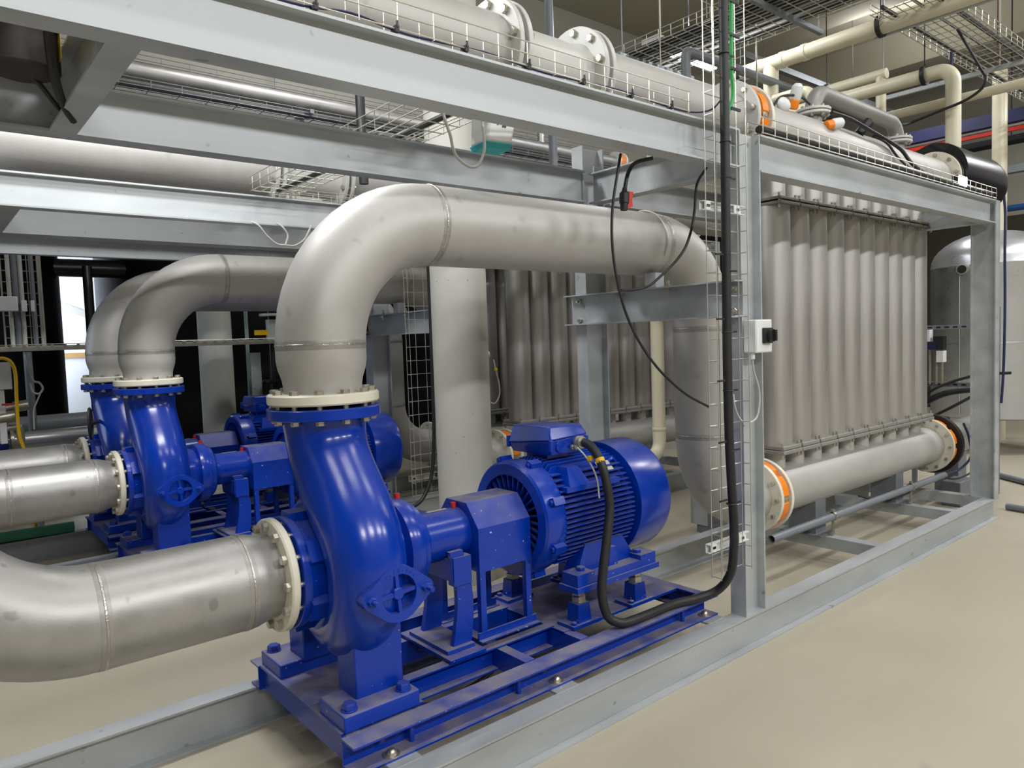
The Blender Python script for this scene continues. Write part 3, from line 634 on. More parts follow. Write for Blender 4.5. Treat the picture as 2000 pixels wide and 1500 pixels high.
cable('signal_cable', [(1.640,2.37,2.56),(1.67,2.36,2.45),(1.683,2.350,2.397),(1.693,2.350,2.350),(1.716,2.350,2.314),(1.765,2.350,2.290),(1.808,2.350,2.297),(1.838,2.350,2.340),(1.849,2.350,2.392),(1.852,2.37,2.53)], .006, GREYW, 'grey cable hanging in a U below the near beam by the transmitter')
for i, (pts, w) in enumerate((([(1.74,4.62,2.40),(1.769,4.57,2.37),(1.814,4.57,2.312),(1.878,4.57,2.263),(1.936,4.57,2.258)],'left'),([(1.90,4.60,2.40),(1.925,4.57,2.37),(1.953,4.57,2.321),(1.936,4.57,2.262)],'middle'),([(2.13,4.60,2.40),(2.10,4.57,2.36),(2.064,4.57,2.301),(1.999,4.57,2.260),(1.936,4.57,2.257)],'right'))):
    cable('signal_cable', pts, .006, GREYW, 'grey cable hanging under the middle frame beam, %s of the three loops' % w)
da = thing('valve_actuator', 'dark brown valve actuator at the top left corner under the near frame', 'actuator', (.25,2.66,2.40))
part(da, 'housing', MB().lathe([(0,.06),(.015,.10),(.20,.10),(.215,.06)], (.335,2.68,2.45), UP, 28).box(.10,.33,2.62,2.74,2.46,2.63), DARKBR, bev=.006)
part(da, 'cover', MB().lathe([(0,.045),(.05,.045),(.06,.03)], (.42,2.60,2.60), UP, 20), RUBBER)
part(da, 'warning_label', MB().box(.425,.4265,2.60,2.64,2.50,2.60), YELLOW, label='yellow strip')
cable('black_cable', [(.40,2.42,2.66),(.375,2.43,2.58),(.378,2.48,2.50),(.40,2.58,2.44),(.44,2.72,2.40),(.49,2.86,2.39)], .013, RUBBER, 'black cable bending down beside the dark actuator at top left')
cable('black_cable', [(.22,2.60,2.48),(.30,2.64,2.475),(.37,2.70,2.45),(.43,2.80,2.42),(.48,2.88,2.40)], .008, RUBBER, 'thinner black cable sagging across the top left corner')

# ------------------------------------------------------------------ pipes and conduits behind the first row
cable_pipe = lambda name, pts, rad, r, m, label, cat='pipe', group=None, n=8, seg=20: solo(name, MB().tube(arc_route(pts, rad, n) if len(pts) > 2 else pts, r, seg), m, label, cat, group, None, 50)
cp = thing('cream_pipe', 'cream plastic pipe standing behind the front drop pipe, elbow at its foot', 'pipe', (4.45,3.6,.62))
part(cp, 'pipe_run', MB().tube(arc_route([(3.2,3.6,.665),(4.45,3.6,.665),(4.45,3.6,3.34),(6.85,3.6,3.34),(6.85,3.6,3.9),(6.85,4.0,3.9)],.11,8), .05, 20), CREAMP, ang=50)
part(cp, 'stand', MB().box(3.46,3.54,3.56,3.64,0,.62), DKGALV)
for z in (.86, 2.62): part(cp, 'collar', MB().lathe([(0,.05),(.004,.056),(.02,.056),(.024,.05)],(4.45,3.6,z),UP,20), CREAMP)
part(cp, 'pipe_clamp', MB().lathe([(0,.052),(0,.058),(.025,.058),(.025,.052)],(4.45,3.6,2.56),UP,20).box(4.36,4.40,3.59,3.61,2.562,2.583).box(4.50,4.54,3.59,3.61,2.562,2.583), CREAMP)
hp1 = thing('cream_pipe', 'long cream pipe hung under the ceiling with a drop near the orange valve', 'pipe', (6.95,4.09,0), 'cream ceiling pipes')
part(hp1, 'pipe_run', MB().cyl((6.95,4.5,4.30),(6.95,-1.0,4.30),.074,24).cyl((6.95,4.09,0),(6.95,4.09,4.30),.074,24), CREAMP, ang=50)
for y in (3.98,3.75,4.24): part(hp1, 'collar', MB().lathe([(0,.074),(.004,.081),(.05,.081),(.054,.074)],(6.95,y,4.30),(0,-1,0),24), CREAMP)
for y in (4.45, 3.02): 
    part(hp1, 'pipe_clamp', MB().lathe([(0,.076),(0,.098),(.035,.098),(.035,.076)],(6.95,y,4.30),(0,-1,0),24).cyl((6.95,y-.017,4.39),(6.95,y-.017,6.305),.006,6), RUBBER, label='black clamp on a rod')
hp2 = thing('cream_pipe', 'cream ceiling pipe bending down to the black elbow beyond the frame', 'pipe', (7.73,2.68,3.0), 'cream ceiling pipes')
part(hp2, 'pipe_run', MB().tube(arc_route([(7.73,5.2,4.0),(7.73,2.68,4.0),(7.73,2.68,3.05)],.13,8), .066, 22), CREAMP, ang=50)
part(hp2, 'pipe_clamp', MB().lathe([(0,.07),(0,.09),(.035,.09),(.035,.07)],(7.73,2.95,4.0),(0,-1,0),24).cyl((7.73,2.93,4.09),(7.73,2.93,6.305),.006,6), RUBBER)
hp3 = thing('cream_pipe', 'thin cream pipe crossing level behind the far cream drop', 'pipe', (8.1,2.5,3.75), 'cream ceiling pipes')
part(hp3, 'pipe_run', MB().cyl((8.1,3.62,3.80),(8.1,-.5,3.80),.046,20).cyl((8.1,3.50,3.80),(8.1,3.50,4.25),.05,20).cyl((8.1,5.3,4.25),(8.1,3.44,4.25),.055,20), CREAMP, ang=50)
part(hp3, 'pipe_clamp', MB().lathe([(0,.056),(0,.07),(.03,.07),(.03,.056)],(8.1,4.1,4.25),(0,-1,0),20).cyl((8.1,4.085,4.31),(8.1,4.085,6.305),.006,6), RUBBER)
cable_pipe('grey_conduit', [(5.49,4.05,3.2),(5.49,4.05,4.10),(7.7,4.05,4.10)], .05, .042, GREYPL, 'dark grey plastic conduit turning from upright to level above the header', 'conduit')
ub = thing('bypass_pipe', 'small grey stainless pipe bridging two flanges on top of the near header', 'pipe', (5.6,PY,3.03))
part(ub, 'pipe_run', MB().tube(arc_route([(4.96,PY,3.02),(4.96,PY,3.25),(6.30,PY,3.23),(6.30,PY,3.02)],.13,10), .056, 22), DULLS, ang=50)
for x in (4.96, 6.30):
    for z in (3.075, 3.10):
        f_ = part(ub, 'flange', MB().ring((x,PY,z),UP,.04,.115,.018,32), GREYP)
    flange_bolts(f_, (x,PY,3.075), UP, .09, 8, 0, .045, .009)
def sensor(x, y, z, label, m2, d=(0,-1,.3)):
    t = thing('sensor_valve', label, 'valve', (x,y,z))
    d = V(d).normalized(); o = V((x,y,z))
    part(t, 'body', MB().lathe([(0,.03),(.01,.034),(.05,.034),(.055,.03)], o, d, 16), ORANGE if m2 is not RUBBER else RUBBER)
    part(t, 'head', MB().lathe([(0,.030),(.02,.038),(.08,.036),(.10,.02)], o+d*.055, d, 16), m2)
    return t
sensor(4.50,2.50,3.02,'orange and white sensor on the header just left of the bypass flange', WHITEP, (0,-.3,1))
sensor(4.86,2.46,2.96,'orange and white sensor on the header below the bypass pipe', WHITEP, (1,-.3,.25))
sensor(5.42,2.50,3.00,'black handled valve on the header below the middle of the bypass pipe', RUBBER, (.6,-.2,.6))
wl = solo('round_sensor', MB().ball((4.36,2.48,3.02), .055, 14, (1.3,.5,.8)), WHITEP, 'white rounded sensor cap on the header beside the orange valve', 'sensor')
cable('black_cable', [(4.26,2.49,3.0),(4.332,2.48,3.062),(4.486,2.47,3.095),(4.60,2.48,3.10),(4.72,2.5,3.09)], .008, RUBBER, 'short black cable arched over the white sensor on the header')
cable('black_cable', [(4.9,2.44,3.05),(5.118,2.420,3.039),(5.428,2.420,3.007),(5.721,2.420,2.977),(5.90,2.40,2.93),(5.975,2.33,2.80),(6.0,2.12,2.61)], .014, RUBBER, 'black cables draped below the bypass pipe into the near tray')
cable('black_cable', [(5.5,2.43,2.98),(5.70,2.42,2.955),(5.86,2.40,2.86),(5.95,2.30,2.74),(5.98,2.1,2.61)], .009, RUBBER, 'thinner black cable beside the cables draped into the near tray')
cable('black_cable', [(6.42,2.6,3.16),(6.9,2.9,3.40),(7.6,3.05,3.55),(7.6,2.729,3.601),(7.6,2.53,3.64),(7.6,2.40,3.71),(7.6,2.373,3.80),(7.6,2.401,3.863),(7.6,2.6,4.29)], .013, RUBBER, 'long black cable swooping from the bypass flange up to the ceiling tray')
be = thing('black_elbow', 'large black pipe elbow at the far end of the top header', 'pipe elbow', (7.6,PY,2.6))
part(be, 'pipe_run', MB().tube(arc_route([(7.06,PY,2.92),(8.47,PY,2.92),(8.47,6.8,2.92)],.50,14), .27, 36), BLACKP, ang=50)
part(be, 'flange', MB().ring((7.032,PY,UZ),SX,.16,.245,.03,44), BLACKP)
part(be, 'stand', MB().box(8.41,8.53,6.2,6.32,0,2.66), DKGALV)
le = thing('header_outlet', 'dull pipe stub with black rubber flange beyond the far lower valve', 'pipe', (7.5,PY,.38))
part(le, 'pipe_run', MB().lathe([(0,.15),(1.1,.15)], (6.985,PY,.545), SX, 36), STEEL_DARK, ang=60)
part(le, 'rubber_flange', MB().ring((6.982,PY,.545),SX,.14,.262,.05,44), RUBBER)
part(le, 'stand', MB().box(7.35,7.55,2.5,2.7,0,.42), DKGALV)
gc = thing('grey_conduit', 'open ended grey plastic conduit held low along the nearest lower header', 'conduit', (5.4,2.42,.178))
part(gc, 'pipe_run', MB().lathe([(0,.026),(2.75,.026),(2.75,.022),(0,.022)], (4.05,2.42,.31), SX, 18, True), GREYPL, ang=50)
for x in (4.82, 6.1): part(gc, 'clamp', MB().lathe([(0,.027),(0,.033),(.025,.033),(.025,.027)], (x,2.42,.31), SX, 16).box(x,x+.025,2.415,2.425,.178,.285).box(x,x+.025,2.41,2.43,.335,.36), ZINC)
cable('dark_cable', [(6.75,2.42,.31),(6.95,2.36,.34),(7.05,2.30,.45),(7.06,2.32,.62),(7.0,2.34,.74)], .010, NAVY, 'dark blue cable from the grey conduit end up to the far lower valve')
cable('dark_cable', [(6.70,2.42,.31),(6.9,2.36,.27),(7.05,2.28,.33),(7.10,2.25,.45),(7.12,2.28,.60)], .008, RUBBER, 'black cable looping below the far lower valve')
cable('dark_cable', [(5.6,2.60,.30),(5.8,2.50,.24),(6.05,2.44,.26),(6.3,2.42,.29)], .007, RUBBER, 'short black cable hanging between the lower header and the conduit')
cable('orange_brown_cable', [(1.60,2.72,.012),(1.703,2.661,.012),(1.785,2.660,.012),(1.913,2.678,.012),(2.054,2.723,.012),(2.2,2.80,.012)], .006, BROWNC, 'thin brown cable lying on the floor inside the front pump base')
lt = thing('work_light', 'small bright white work light clipped on the near top tray at right', 'lamp', (6.02,2.03,2.60))
part(lt, 'housing', MB().box(5.945,6.095,2.028,2.07,2.60,2.68), DARK, bev=.004)
part(lt, 'lens', MB().box(5.95,6.09,2.016,2.03,2.604,2.676), LAMP, bev=.006, label='glowing white lens')
cable('dark_blue_cable', [(6.80,1.99,2.60),(6.815,1.985,2.45),(6.81,1.985,2.158),(6.82,1.985,1.80),(6.815,1.985,1.50),(6.81,1.99,1.20),(6.80,2.0,.95)], .010, NAVY, 'dark blue cable hanging down the end column')
# beyond the end of the frame
tk = thing('clad_tank', 'silver aluminium clad tank with domed top beyond the end column', 'tank', (10.6,3.2,0))
prof = [(.42,.55),(.45,.69),(.50,.70),(2.30,.70),(2.31,.705),(2.33,.70)] + [(2.33+.42*math.sin(a), .70*math.cos(a)) for a in [PI/2*k/9 for k in range(1,10)]]
part(tk, 'cladding', MB().lathe(prof, (10.6,3.2,0), UP, 48), ALU, ang=40)
for a in (.6,2.2,3.4,4.9): part(tk, 'leg', MB().box(10.6+.55*math.cos(a)-.04,10.6+.55*math.cos(a)+.04,3.2+.55*math.sin(a)-.04,3.2+.55*math.sin(a)+.04,0,.46), DKGALV)
part(tk, 'gauge', MB().lathe([(0,.05),(.03,.05),(.031,.065),(.06,.065),(.062,.055)], (9.93,3.33,2.26), (-1,-.1,0), 20), ZINC, label='round chrome gauge')
part(tk, 'gauge_face', MB().lathe([(.0,.05),(.064,.05)], (9.93,3.33,2.26), (-1,-.1,0), 20), DARK)
part(tk, 'seam_band', MB().ring((10.6,3.2,1.35),UP,.69,.704,.02,48,.001), ALU)
part(tk, 'seam_strip', MB().tube([(9.905,3.36,.5),(9.905,3.36,2.3)], .006, 6), ALU)
rk = thing('instrument_rack', 'perforated strut rack with small valves and black hoses before the silver tank', 'rack', (8.0,2.85,0))
def strut(x0, y0, y1, z): 
    b = MB().channel((x0,y0,z),(x0,y1,z),(1,0,0),UP,.03,.042,.003)
    return b
for z in (1.575, 1.02): 
    s_ = part(rk, 'strut', strut(7.75,3.02,2.35,z), DKGALV)
    for k in range(8): part(s_, 'slot', MB().box(7.7475,7.7505,2.42+.075*k,2.46+.075*k,z-.007,z+.007), DARK)
part(rk, 'post', MB().box(7.752,7.79,2.30,2.36,0,1.75), DKGALV)
part(rk, 'post', MB().box(7.752,7.79,3.02,3.06,0,1.75), DKGALV)
part(rk, 'valve_box', MB().box(7.66,7.745,2.86,2.96,1.44,1.555), WHITEP)
part(rk, 'solenoid', MB().box(7.66,7.745,2.74,2.83,1.36,1.49), RUBBER)
part(rk, 'solenoid', MB().box(7.64,7.74,2.80,2.87,1.36,1.43), NAVY, label='blue coil')
part(rk, 'junction_box', MB().box(7.66,7.745,2.74,2.80,1.24,1.35), WHITEP)
for y in (2.88, 2.82, 2.77): part(rk, 'tube_riser', MB().cyl((7.72,y,1.02),(7.72,y,1.38),.012,10), ZINC)
for i, (pts, w) in enumerate((([(7.72,3.05,.62),(7.70,2.95,.80),(7.70,2.75,.93),(7.70,2.5,.98),(7.72,2.3,.97)],'upper thick'),([(7.72,3.05,.70),(7.68,2.9,.92),(7.70,2.70,1.04),(7.72,2.45,1.12),(7.74,2.2,1.14)],'topmost'),([(7.70,3.0,.60),(7.68,2.85,.70),(7.68,2.65,.82),(7.70,2.45,.95)],'lowest thin'))):
    cable('black_hose', pts, .03 if i == 0 else .014, RUBBER, '%s black hose sagging from the strut rack before the silver tank' % w, 'hose')
solo('grey_floor_pipe', MB().cyl((8.65,2.62,.03),(8.0,1.75,.03),.03,14), GREYPL, 'grey pipe lying on the floor behind the end column at right', 'pipe')
solo('grey_floor_pipe', MB().cyl((7.16,2.06,.03),(7.0,1.2,.03),.028,14), GREYPL, 'short grey pipe end on the floor at the right edge', 'pipe')
solo('concrete_block', MB().box(7.0,7.3,2.36,2.52,0,.22), DKGALV, 'low grey block on the floor between the frame and the tank', 'block', None, None, 32, .01)
# services high on the right
def service(name, m, x, z, w, h, label, cat):
    solo(name, MB().box(x-w/2,x+w/2,-3,7.4,z-h/2,z+h/2).cyl((x,3.6,z),(x,3.6,6.305),.008,6).cyl((x,0,z),(x,0,6.305),.008,6), m, label, cat)
service('duct', NAVY, 12, 4.44, .16, .17, 'long dark blue duct running across above the silver tank', 'duct')
service('fire_pipe', RED, 12, 4.27, .05, .05, 'thin red pipe running under the dark blue duct', 'pipe')
service('cable_trunking', GREYP, 12.1, 4.33, .2, .03, 'pale trunking beside the thin red pipe', 'trunking')
service('cable_trunking', DARK, 12.6, 4.25, .3, .08, 'dark trunking behind the thin red pipe', 'trunking')
service('cable_trunking', DKGALV, 12, 3.72, .14, .1, 'grey trunking above the silver tank dome', 'trunking')
solo('blue_pipe', MB().cyl((13.6,-3,3.4),(13.6,7.4,3.4),.05,14).cyl((13.6,2,3.4),(13.6,2,6.305),.01,6), mat('blue_pipe_paint', srgb(30,80,140), .4), 'blue pipe across the dark wall at the right edge', 'pipe')
solo('cream_pipe', MB().cyl((11.6,3.45,0),(11.6,3.45,5.0),.09,20), CREAMP, 'cream pipe standing behind the silver tank', 'pipe')
# ceiling trays
solo('wire_tray', wire_tray((5.52,6.2,4.30),(0,-1,0),SX,UP,7.5,.80,.10,.14,14,.0045), WIRE, 'broad wire tray full of black cables high over the near header', 'cable tray')
for i, x in enumerate((5.60,5.66,5.73,5.82,5.93,6.08,6.22)):
    solo('tray_cable', MB().tube([(x,6.2,4.33),(x+.01,3.5,4.33),(x,-1.2,4.33)], (.026,.018,.03,.022,.028,.018,.03,.022,.026,.016)[i], 8), RUBBER, 'black cable in the broad ceiling tray, %s from its left side' % NTH[i], 'cable', 'cables in the broad ceiling tray')
fl = thing('fluorescent_lamp', 'lit fluorescent batten glowing through the broad ceiling tray', 'lamp', (7.4,5.47,4.86))
part(fl, 'housing', MB().box(6.75,8.05,5.35,5.59,4.92,4.98).cyl((6.95,5.47,4.98),(6.95,5.47,6.305),.005,6).cyl((7.85,5.47,4.98),(7.85,5.47,6.305),.005,6), WHITEP)
for y in (5.40, 5.47, 5.54): part(fl, 'lamp_tube', MB().cyl((6.78,y,4.895),(8.02,y,4.895),.016,12), LAMP)
solo('wire_tray', wire_tray((6.62,2.40,4.30),SX,SY,UP,6.0,.55,.09,.16,9,.0045), WIRE, 'wire ceiling tray running away to the right above the cream pipes', 'cable tray')
for i, y in enumerate((2.47,2.62,2.84)):
    solo('tray_cable', MB().tube([(6.6,y,4.32),(9.5,y+.01,4.32),(12.6,y,4.32)], (.022,.012,.018)[i], 8), RUBBER, 'black cable in the right hand ceiling tray, %s from the camera side' % NTH[i], 'cable', 'cables in the right hand ceiling tray')
solo('wire_tray', wire_tray((6.4,1.35,4.45),SX,SY,UP,6.0,.35,.07,.16,6,.0045), WIRE, 'narrow wire ceiling tray at the top right corner', 'cable tray')
for x, y0, y1, z, lb in ((7.06,3.1,1.2,4.27,'galvanized strut crossing under the right hand ceiling tray near the top edge'),(9.02,3.95,1.2,4.27,'pale strut crossing under the far part of the right hand ceiling tray'),):
    solo('support_strut', MB().box(x-.02,x+.02,y1,y0,z-.025,z+.02).cyl((x,y0-.08,z),(x,y0-.08,6.305),.006,6).cyl((x,y1+.08,z),(x,y1+.08,6.305),.006,6), GALV, lb, 'strut')
for y, lb in ((3.35,'galvanized strut under the broad ceiling tray at the top edge'),(4.75,'galvanized strut under the far end of the broad ceiling tray')):
    solo('support_strut', MB().box(5.40,6.55,y-.02,y+.02,4.245,4.285).cyl((5.45,y,4.28),(5.45,y,6.305),.006,6).cyl((6.5,y,4.28),(6.5,y,6.305),.006,6), DKGALV, lb, 'strut')
solo('ceiling_conduit', MB().box(8.5,13.2,5.35,5.43,5.10,5.18).cyl((9.0,5.39,5.14),(9.0,5.39,6.305),.008,6).cyl((11.5,5.39,5.14),(11.5,5.39,6.305),.008,6), DKGALV, 'grey conduit high behind the long cream pipe', 'conduit')
solo('spot_lamp', MB().lathe([(0,.03),(.03,.05),(.10,.055),(.11,.05)], (8.0,2.83,3.85), (0,-1,.1), 18).box(7.99,8.01,2.78,2.80,3.80,4.24), NAVY, 'small dark spot lamp in front of the far cream elbow', 'lamp')
# pipe high at the left
pb = thing('overhead_pipe', 'slim silver pipe high at upper left behind the near frame', 'pipe', (2.5,7.0,3.95))
part(pb, 'pipe_run', MB().lathe([(0,.078),(10.8,.078)], (-3,7.0,4.03), SX, 28).cyl((6.43,7.0,4.05),(6.43,7.0,4.45),.045,16), STEEL_DARK, ang=50)
for x in (7.79, 7.92): part(pb, 'flange', MB().ring((x,7.0,4.03),SX,.07,.14,.025,32), GREYP)
part(pb, 'valve_ring', MB().ring((7.82,7.0,4.03),SX,.07,.115,.10,32), ORANGE, label='orange valve ring')
for x in (.4, 3.2, 5.6): part(pb, 'hanger', MB().box(x-.02,x+.02,6.75,7.68,3.86,3.90).cyl((x,7.60,3.9),(x,7.60,6.305),.008,6), DKGALV)
solo('wire_tray', wire_tray((-3,6.78,3.84),SX,SY,UP,11.5,.30,.06,.25,4,.004), DKGALV, 'wire tray under the slim silver overhead pipe', 'cable tray')
solo('wire_tray', wire_tray((-3,7.35,4.22),SX,SY,UP,11.5,.25,.09,.25,3,.004), DKGALV, 'wire tray behind the slim silver overhead pipe', 'cable tray')
solo('tray_cable', MB().tube([(-3,6.9,3.87),(2,6.9,3.87),(8.4,6.9,3.87)], .03, 8), RUBBER, 'black cable bundle in the tray under the overhead pipe', 'cable')
solo('tray_cable', MB().tube([(-3,7.45,4.25),(2,7.45,4.25),(8.4,7.45,4.25)], .03, 8), NAVY, 'dark blue cable bundle in the tray behind the overhead pipe', 'cable')
cable_pipe('grey_conduit', [(4.17,4.4,2.2),(4.17,4.4,6.0)], 0, .035, GREYPL, 'dark grey conduit standing behind the near beam right of the concrete column', 'conduit')
cable_pipe('grey_conduit', [(2.318,4.2,2.62),(2.318,4.2,6.0)], 0, .03, RUBBER, 'black conduit standing behind the near beam left of the concrete column', 'conduit')

# ------------------------------------------------------------------ dark background at the left
def tank_black(x, y, r, label): solo('black_tank', MB().lathe([(0,r),(4.2,r),(4.35,r-.12),(4.4,.3)], (x,y,0), UP, 64), BLACKT, label, 'tank', 'black plastic tanks', (x,y,0), 40)
tank_black(.10, 10.4, 1.4, 'tall black tank at the left edge behind the wire grid')
tank_black(3.55, 10.6, 1.6, 'tall black tank behind the middle pumps, right of the white gap')
tank_black(6.85, 10.7, 1.62, 'tall black tank behind the round concrete column')
tank_black(10.2, 10.7, 1.62, 'tall black tank hidden behind the upright tubes')
cable_pipe('black_link_pipe', [(1.2,9.95,2.62),(2.45,9.95,2.62)], 0, .105, BLACKP, 'short black pipe linking the two left black tanks above the white gap')
cable_pipe('black_drain_pipe', [(1.66,9.5,0),(1.66,9.5,2.60)], 0, .05, BLACKP, 'black upright pipe in front of the white gap')
solo('diagonal_brace', MB().hexa([(.8,13.96,2.95),(3.6,13.96,1.65),(3.6,14.0,1.65),(.8,14.0,2.95),(.8,13.96,3.05),(3.6,13.96,1.75),(3.6,14.0,1.75),(.8,14.0,3.05)]), GREYP, 'grey diagonal brace on the white sheeting in the gap', 'brace')
pt = MB().channel((-1.2,7.55,1.655),(3.3,7.55,1.655),(0,-1,0),UP,.09,.05,.003)
pt = MB().box(-1.2,3.3,7.46,7.56,1.645,1.65).box(-1.2,3.3,7.555,7.56,1.65,1.69).box(-1.2,3.3,7.46,7.465,1.65,1.672)
for k in range(45): pt.box(-1.2+.1*k,-1.192+.1*k,7.458,7.562,1.672,1.70)
pt.tube([(-1.2,7.46,1.70),(3.3,7.46,1.70)], .004, 5)
pt.box(-1.1,-1.06,7.56,7.6,0,1.69).box(3.22,3.26,7.56,7.6,0,1.69)
solo('cable_ladder', pt, WIRE, 'long level cable ladder crossing in front of the black tanks', 'cable tray')
solo('wire_tray', wire_tray((.70,7.9,1.66),UP,SX,(0,-1,0),1.9,.30,.06,.10,7,.005), WIRE, 'upright wire grid tray at the left edge before the black tank', 'cable tray')
for i, (x, r, m) in enumerate(((.755,.018,GREYW),(.80,.024,GREYPL),(.845,.02,GREYW),(.93,.02,GREYPL),(.985,.016,GREYW))):
    solo('upright_tube', MB().cyl((x,7.865,1.66),(x,7.865,3.6),r,10), m, '%s tube in the upright wire grid, %s from the left' % ('pale' if m is GREYW else 'dark grey', NTH[i]), 'tube')
jb = MB().box(.62,.80,7.74,7.83,2.0,2.13)
solo('junction_box', jb, WHITEP, 'large white junction box at the left edge on the wire grid', 'junction box', None, None, 32, .008)
solo('junction_box', MB().box(.83,.872,7.79,7.835,2.0,2.10), WHITEP, 'small white box on the wire grid, left of the narrow one', 'junction box', None, None, 32, .004)
solo('junction_box', MB().box(.90,.93,7.79,7.835,2.0,2.10), WHITEP, 'narrow white box on the wire grid', 'junction box', None, None, 32, .004)
cable_pipe('grey_pipe', [(.865,7.95,0),(.865,7.95,1.64)], 0, .035, GREYPL, 'dark grey pipe standing below the wire grid before the black tank')
cable('yellow_hose', [(.56,7.0,1.592),(.605,7.000,1.590),(.649,7.000,1.556),(.671,7.000,1.465),(.666,7.000,1.220),(.667,7.000,.973),(.70,7.000,.80),(.72,7.0,.4),(.74,7.0,.02)], .013, YELLOW, 'yellow hose hanging down at the left edge', 'hose')
solo('control_box', MB().box(.52,.655,7.1,7.2,1.34,1.56).box(.55,.60,7.12,7.18,.9,1.34), WHITEP, 'pale grey control box at the left edge beside the yellow hose', 'control box', None, None, 32, .006)
solo('red_handle', MB().box(.57,.66,7.05,7.07,1.215,1.23), RED, 'small red lever at the left edge beside the yellow hose', 'lever')
ft = thing('sampling_valves', 'cluster of chrome fittings at the left edge above the suction pipes', 'fittings', (.62,7.2,.95))
part(ft, 'fitting', MB().cyl((.50,7.2,1.17),(.72,7.2,1.20),.03,12).cyl((.66,7.2,1.19),(.76,7.2,1.2),.045,12), ZINC)
part(ft, 'fitting', MB().cyl((.48,7.15,1.10),(.66,7.15,1.12),.05,12), ZINC)
part(ft, 'fitting', MB().cyl((.48,7.15,1.02),(.70,7.15,1.03),.022,10).cyl((.69,7.15,.9),(.69,7.15,1.03),.03,10), ZINC)
cable('grey_cable', [(.76,7.1,1.62),(.775,7.1,1.5),(.80,7.1,1.40),(.84,7.1,1.38),(.86,7.1,1.33),(.83,7.1,1.29),(.79,7.1,1.31),(.775,7.1,1.38)], .008, GREYW, 'grey cable loop beside the yellow hose')
cable('grey_cable', [(.845,7.1,1.30),(.81,7.1,1.22),(.785,7.1,1.15),(.78,7.1,1.0)], .006, GREYW, 'grey cable tail hanging below the loop by the yellow hose')
bpipe = thing('clad_pipe', 'shiny clad pipe lying behind the rear suction pipe at the left', 'pipe', (.9,7.5,.78))
part(bpipe, 'pipe_run', MB().lathe([(0,.075),(.80,.075)], (.63,7.5,.88), SX, 24), ALU, ang=50)
part(bpipe, 'blue_flange', MB().ring((.56,7.5,.88),SX,.03,.13,.06,28), BLUE, label='blue flange')
part(bpipe, 'stand', MB().box(1.25,1.33,7.46,7.54,0,.82), DKGALV)
part(bpipe, 'blue_flange', MB().ring((.64,7.5,.88),SX,.06,.12,.03,28), ZINC)
solo('grey_pipe', MB().lathe([(0,.10),(2.2,.10)], (-.6,8.3,.93), SX, 24).box(.2,.3,8.25,8.35,0,.86), GREYPL, 'dull grey level pipe behind the shiny clad pipe', 'pipe')
hw = thing('handwheel_valve', 'black handwheel showing left of the rear pump neck', 'valve', (1.02,5.98,.95))
part(hw, 'handwheel', MB().tube([(1.0+.02*math.cos(a),5.985+.055*math.cos(a),1.10+.11*math.sin(a)) for a in [2*PI*k/32 for k in range(33)]], .009, 8, False).cyl((1.0,5.985,.99),(1.0,5.985,1.21),.006,6), RUBBER)
part(hw, 'stem', MB().cyl((1.0,5.985,1.10),(1.09,6.13,1.10),.014,10), RUBBER)
cable_pipe('green_hose', [(-.6,6.76,.222),(.3,6.76,.222),(.96,6.74,.222)], 0.5, .042, GREENH, 'thick green hose lying along the middle frame at the left edge', 'hose')
bv = thing('black_riser', 'black riser pipe with white flanges behind the middle motor', 'pipe', (3.33,8.4,0))
part(bv, 'pipe_run', MB().cyl((3.33,8.4,0),(3.33,8.4,2.4),.05,18), BLACKP, ang=50)
part(bv, 'spool', MB().cyl((3.33,8.4,1.70),(3.33,8.4,1.93),.062,18), WHITEP, label='white spool')
for z in (1.97, 1.66): part(bv, 'flange', MB().ring((3.33,8.4,z),UP,.05,.13,.03,28), WHITEP, label='white flange')
for z in (1.20, .95): part(bv, 'flange', MB().ring((3.33,8.4,z),UP,.05,.13,.03,28), BLACKP)
solo('grey_post', MB().box(3.12,3.24,8.55,8.62,0,1.55), GALV, 'grey post behind the middle motor beside the black riser', 'post')
solo('yellow_sign', MB().box(2.96,3.12,7.95,7.96,1.745,1.80).box(3.03,3.05,7.96,8.0,1.745,1.80), YELLOW, 'small yellow label plate above the cable ladder', 'sign')
cable_pipe('thin_rod_pipe', [(2.82,7.8,0),(2.82,7.8,2.2)], 0, .02, mat('grey_green_pipe', srgb(120,140,138), .4), 'thin grey green pipe standing before the black tank')
di = thing('pressure_gauge', 'round gauge with a blue dial right of the round concrete column', 'gauge', (3.93,5.1,1.40))
part(di, 'case', MB().lathe([(0,.045),(.05,.045),(.052,.035)], (3.95,5.12,1.475), (-.62,-.78,0), 24), ZINC)
part(di, 'dial', MB().lathe([(0,.034),(.003,.034)], (3.95-.62*.053,5.12-.78*.053,1.475), (-.62,-.78,0), 24), mat('blue_dial', srgb(60,120,210), .3), label='blue dial')
part(di, 'stem', MB().cyl((3.97,5.15,1.475),(3.80,5.19,1.475),.012,8), ZINC)
cable('grey_cable', [(3.95,5.0,1.43),(3.97,5.0,1.33),(4.0,5.0,1.22),(4.0,5.0,1.12),(3.95,5.0,1.05),(3.90,5.02,1.06)], .006, GREYW, 'grey cable hanging from the blue dial gauge')
solo('cable_tag', MB().box(3.953,3.975,4.985,5.005,1.335,1.36), YELLOW, 'yellow tag on the cable under the blue dial gauge', 'tag')
cable('black_hose', [(2.40,5.015,.70),(2.55,4.70,.45),(2.75,4.55,.40),(2.90,4.53,.50),(2.99,4.545,.80),(3.01,4.548,1.6),(3.01,4.548,2.36)], .014, RUBBER, 'thick black cable of the middle motor rising left of the concrete column', 'cable')

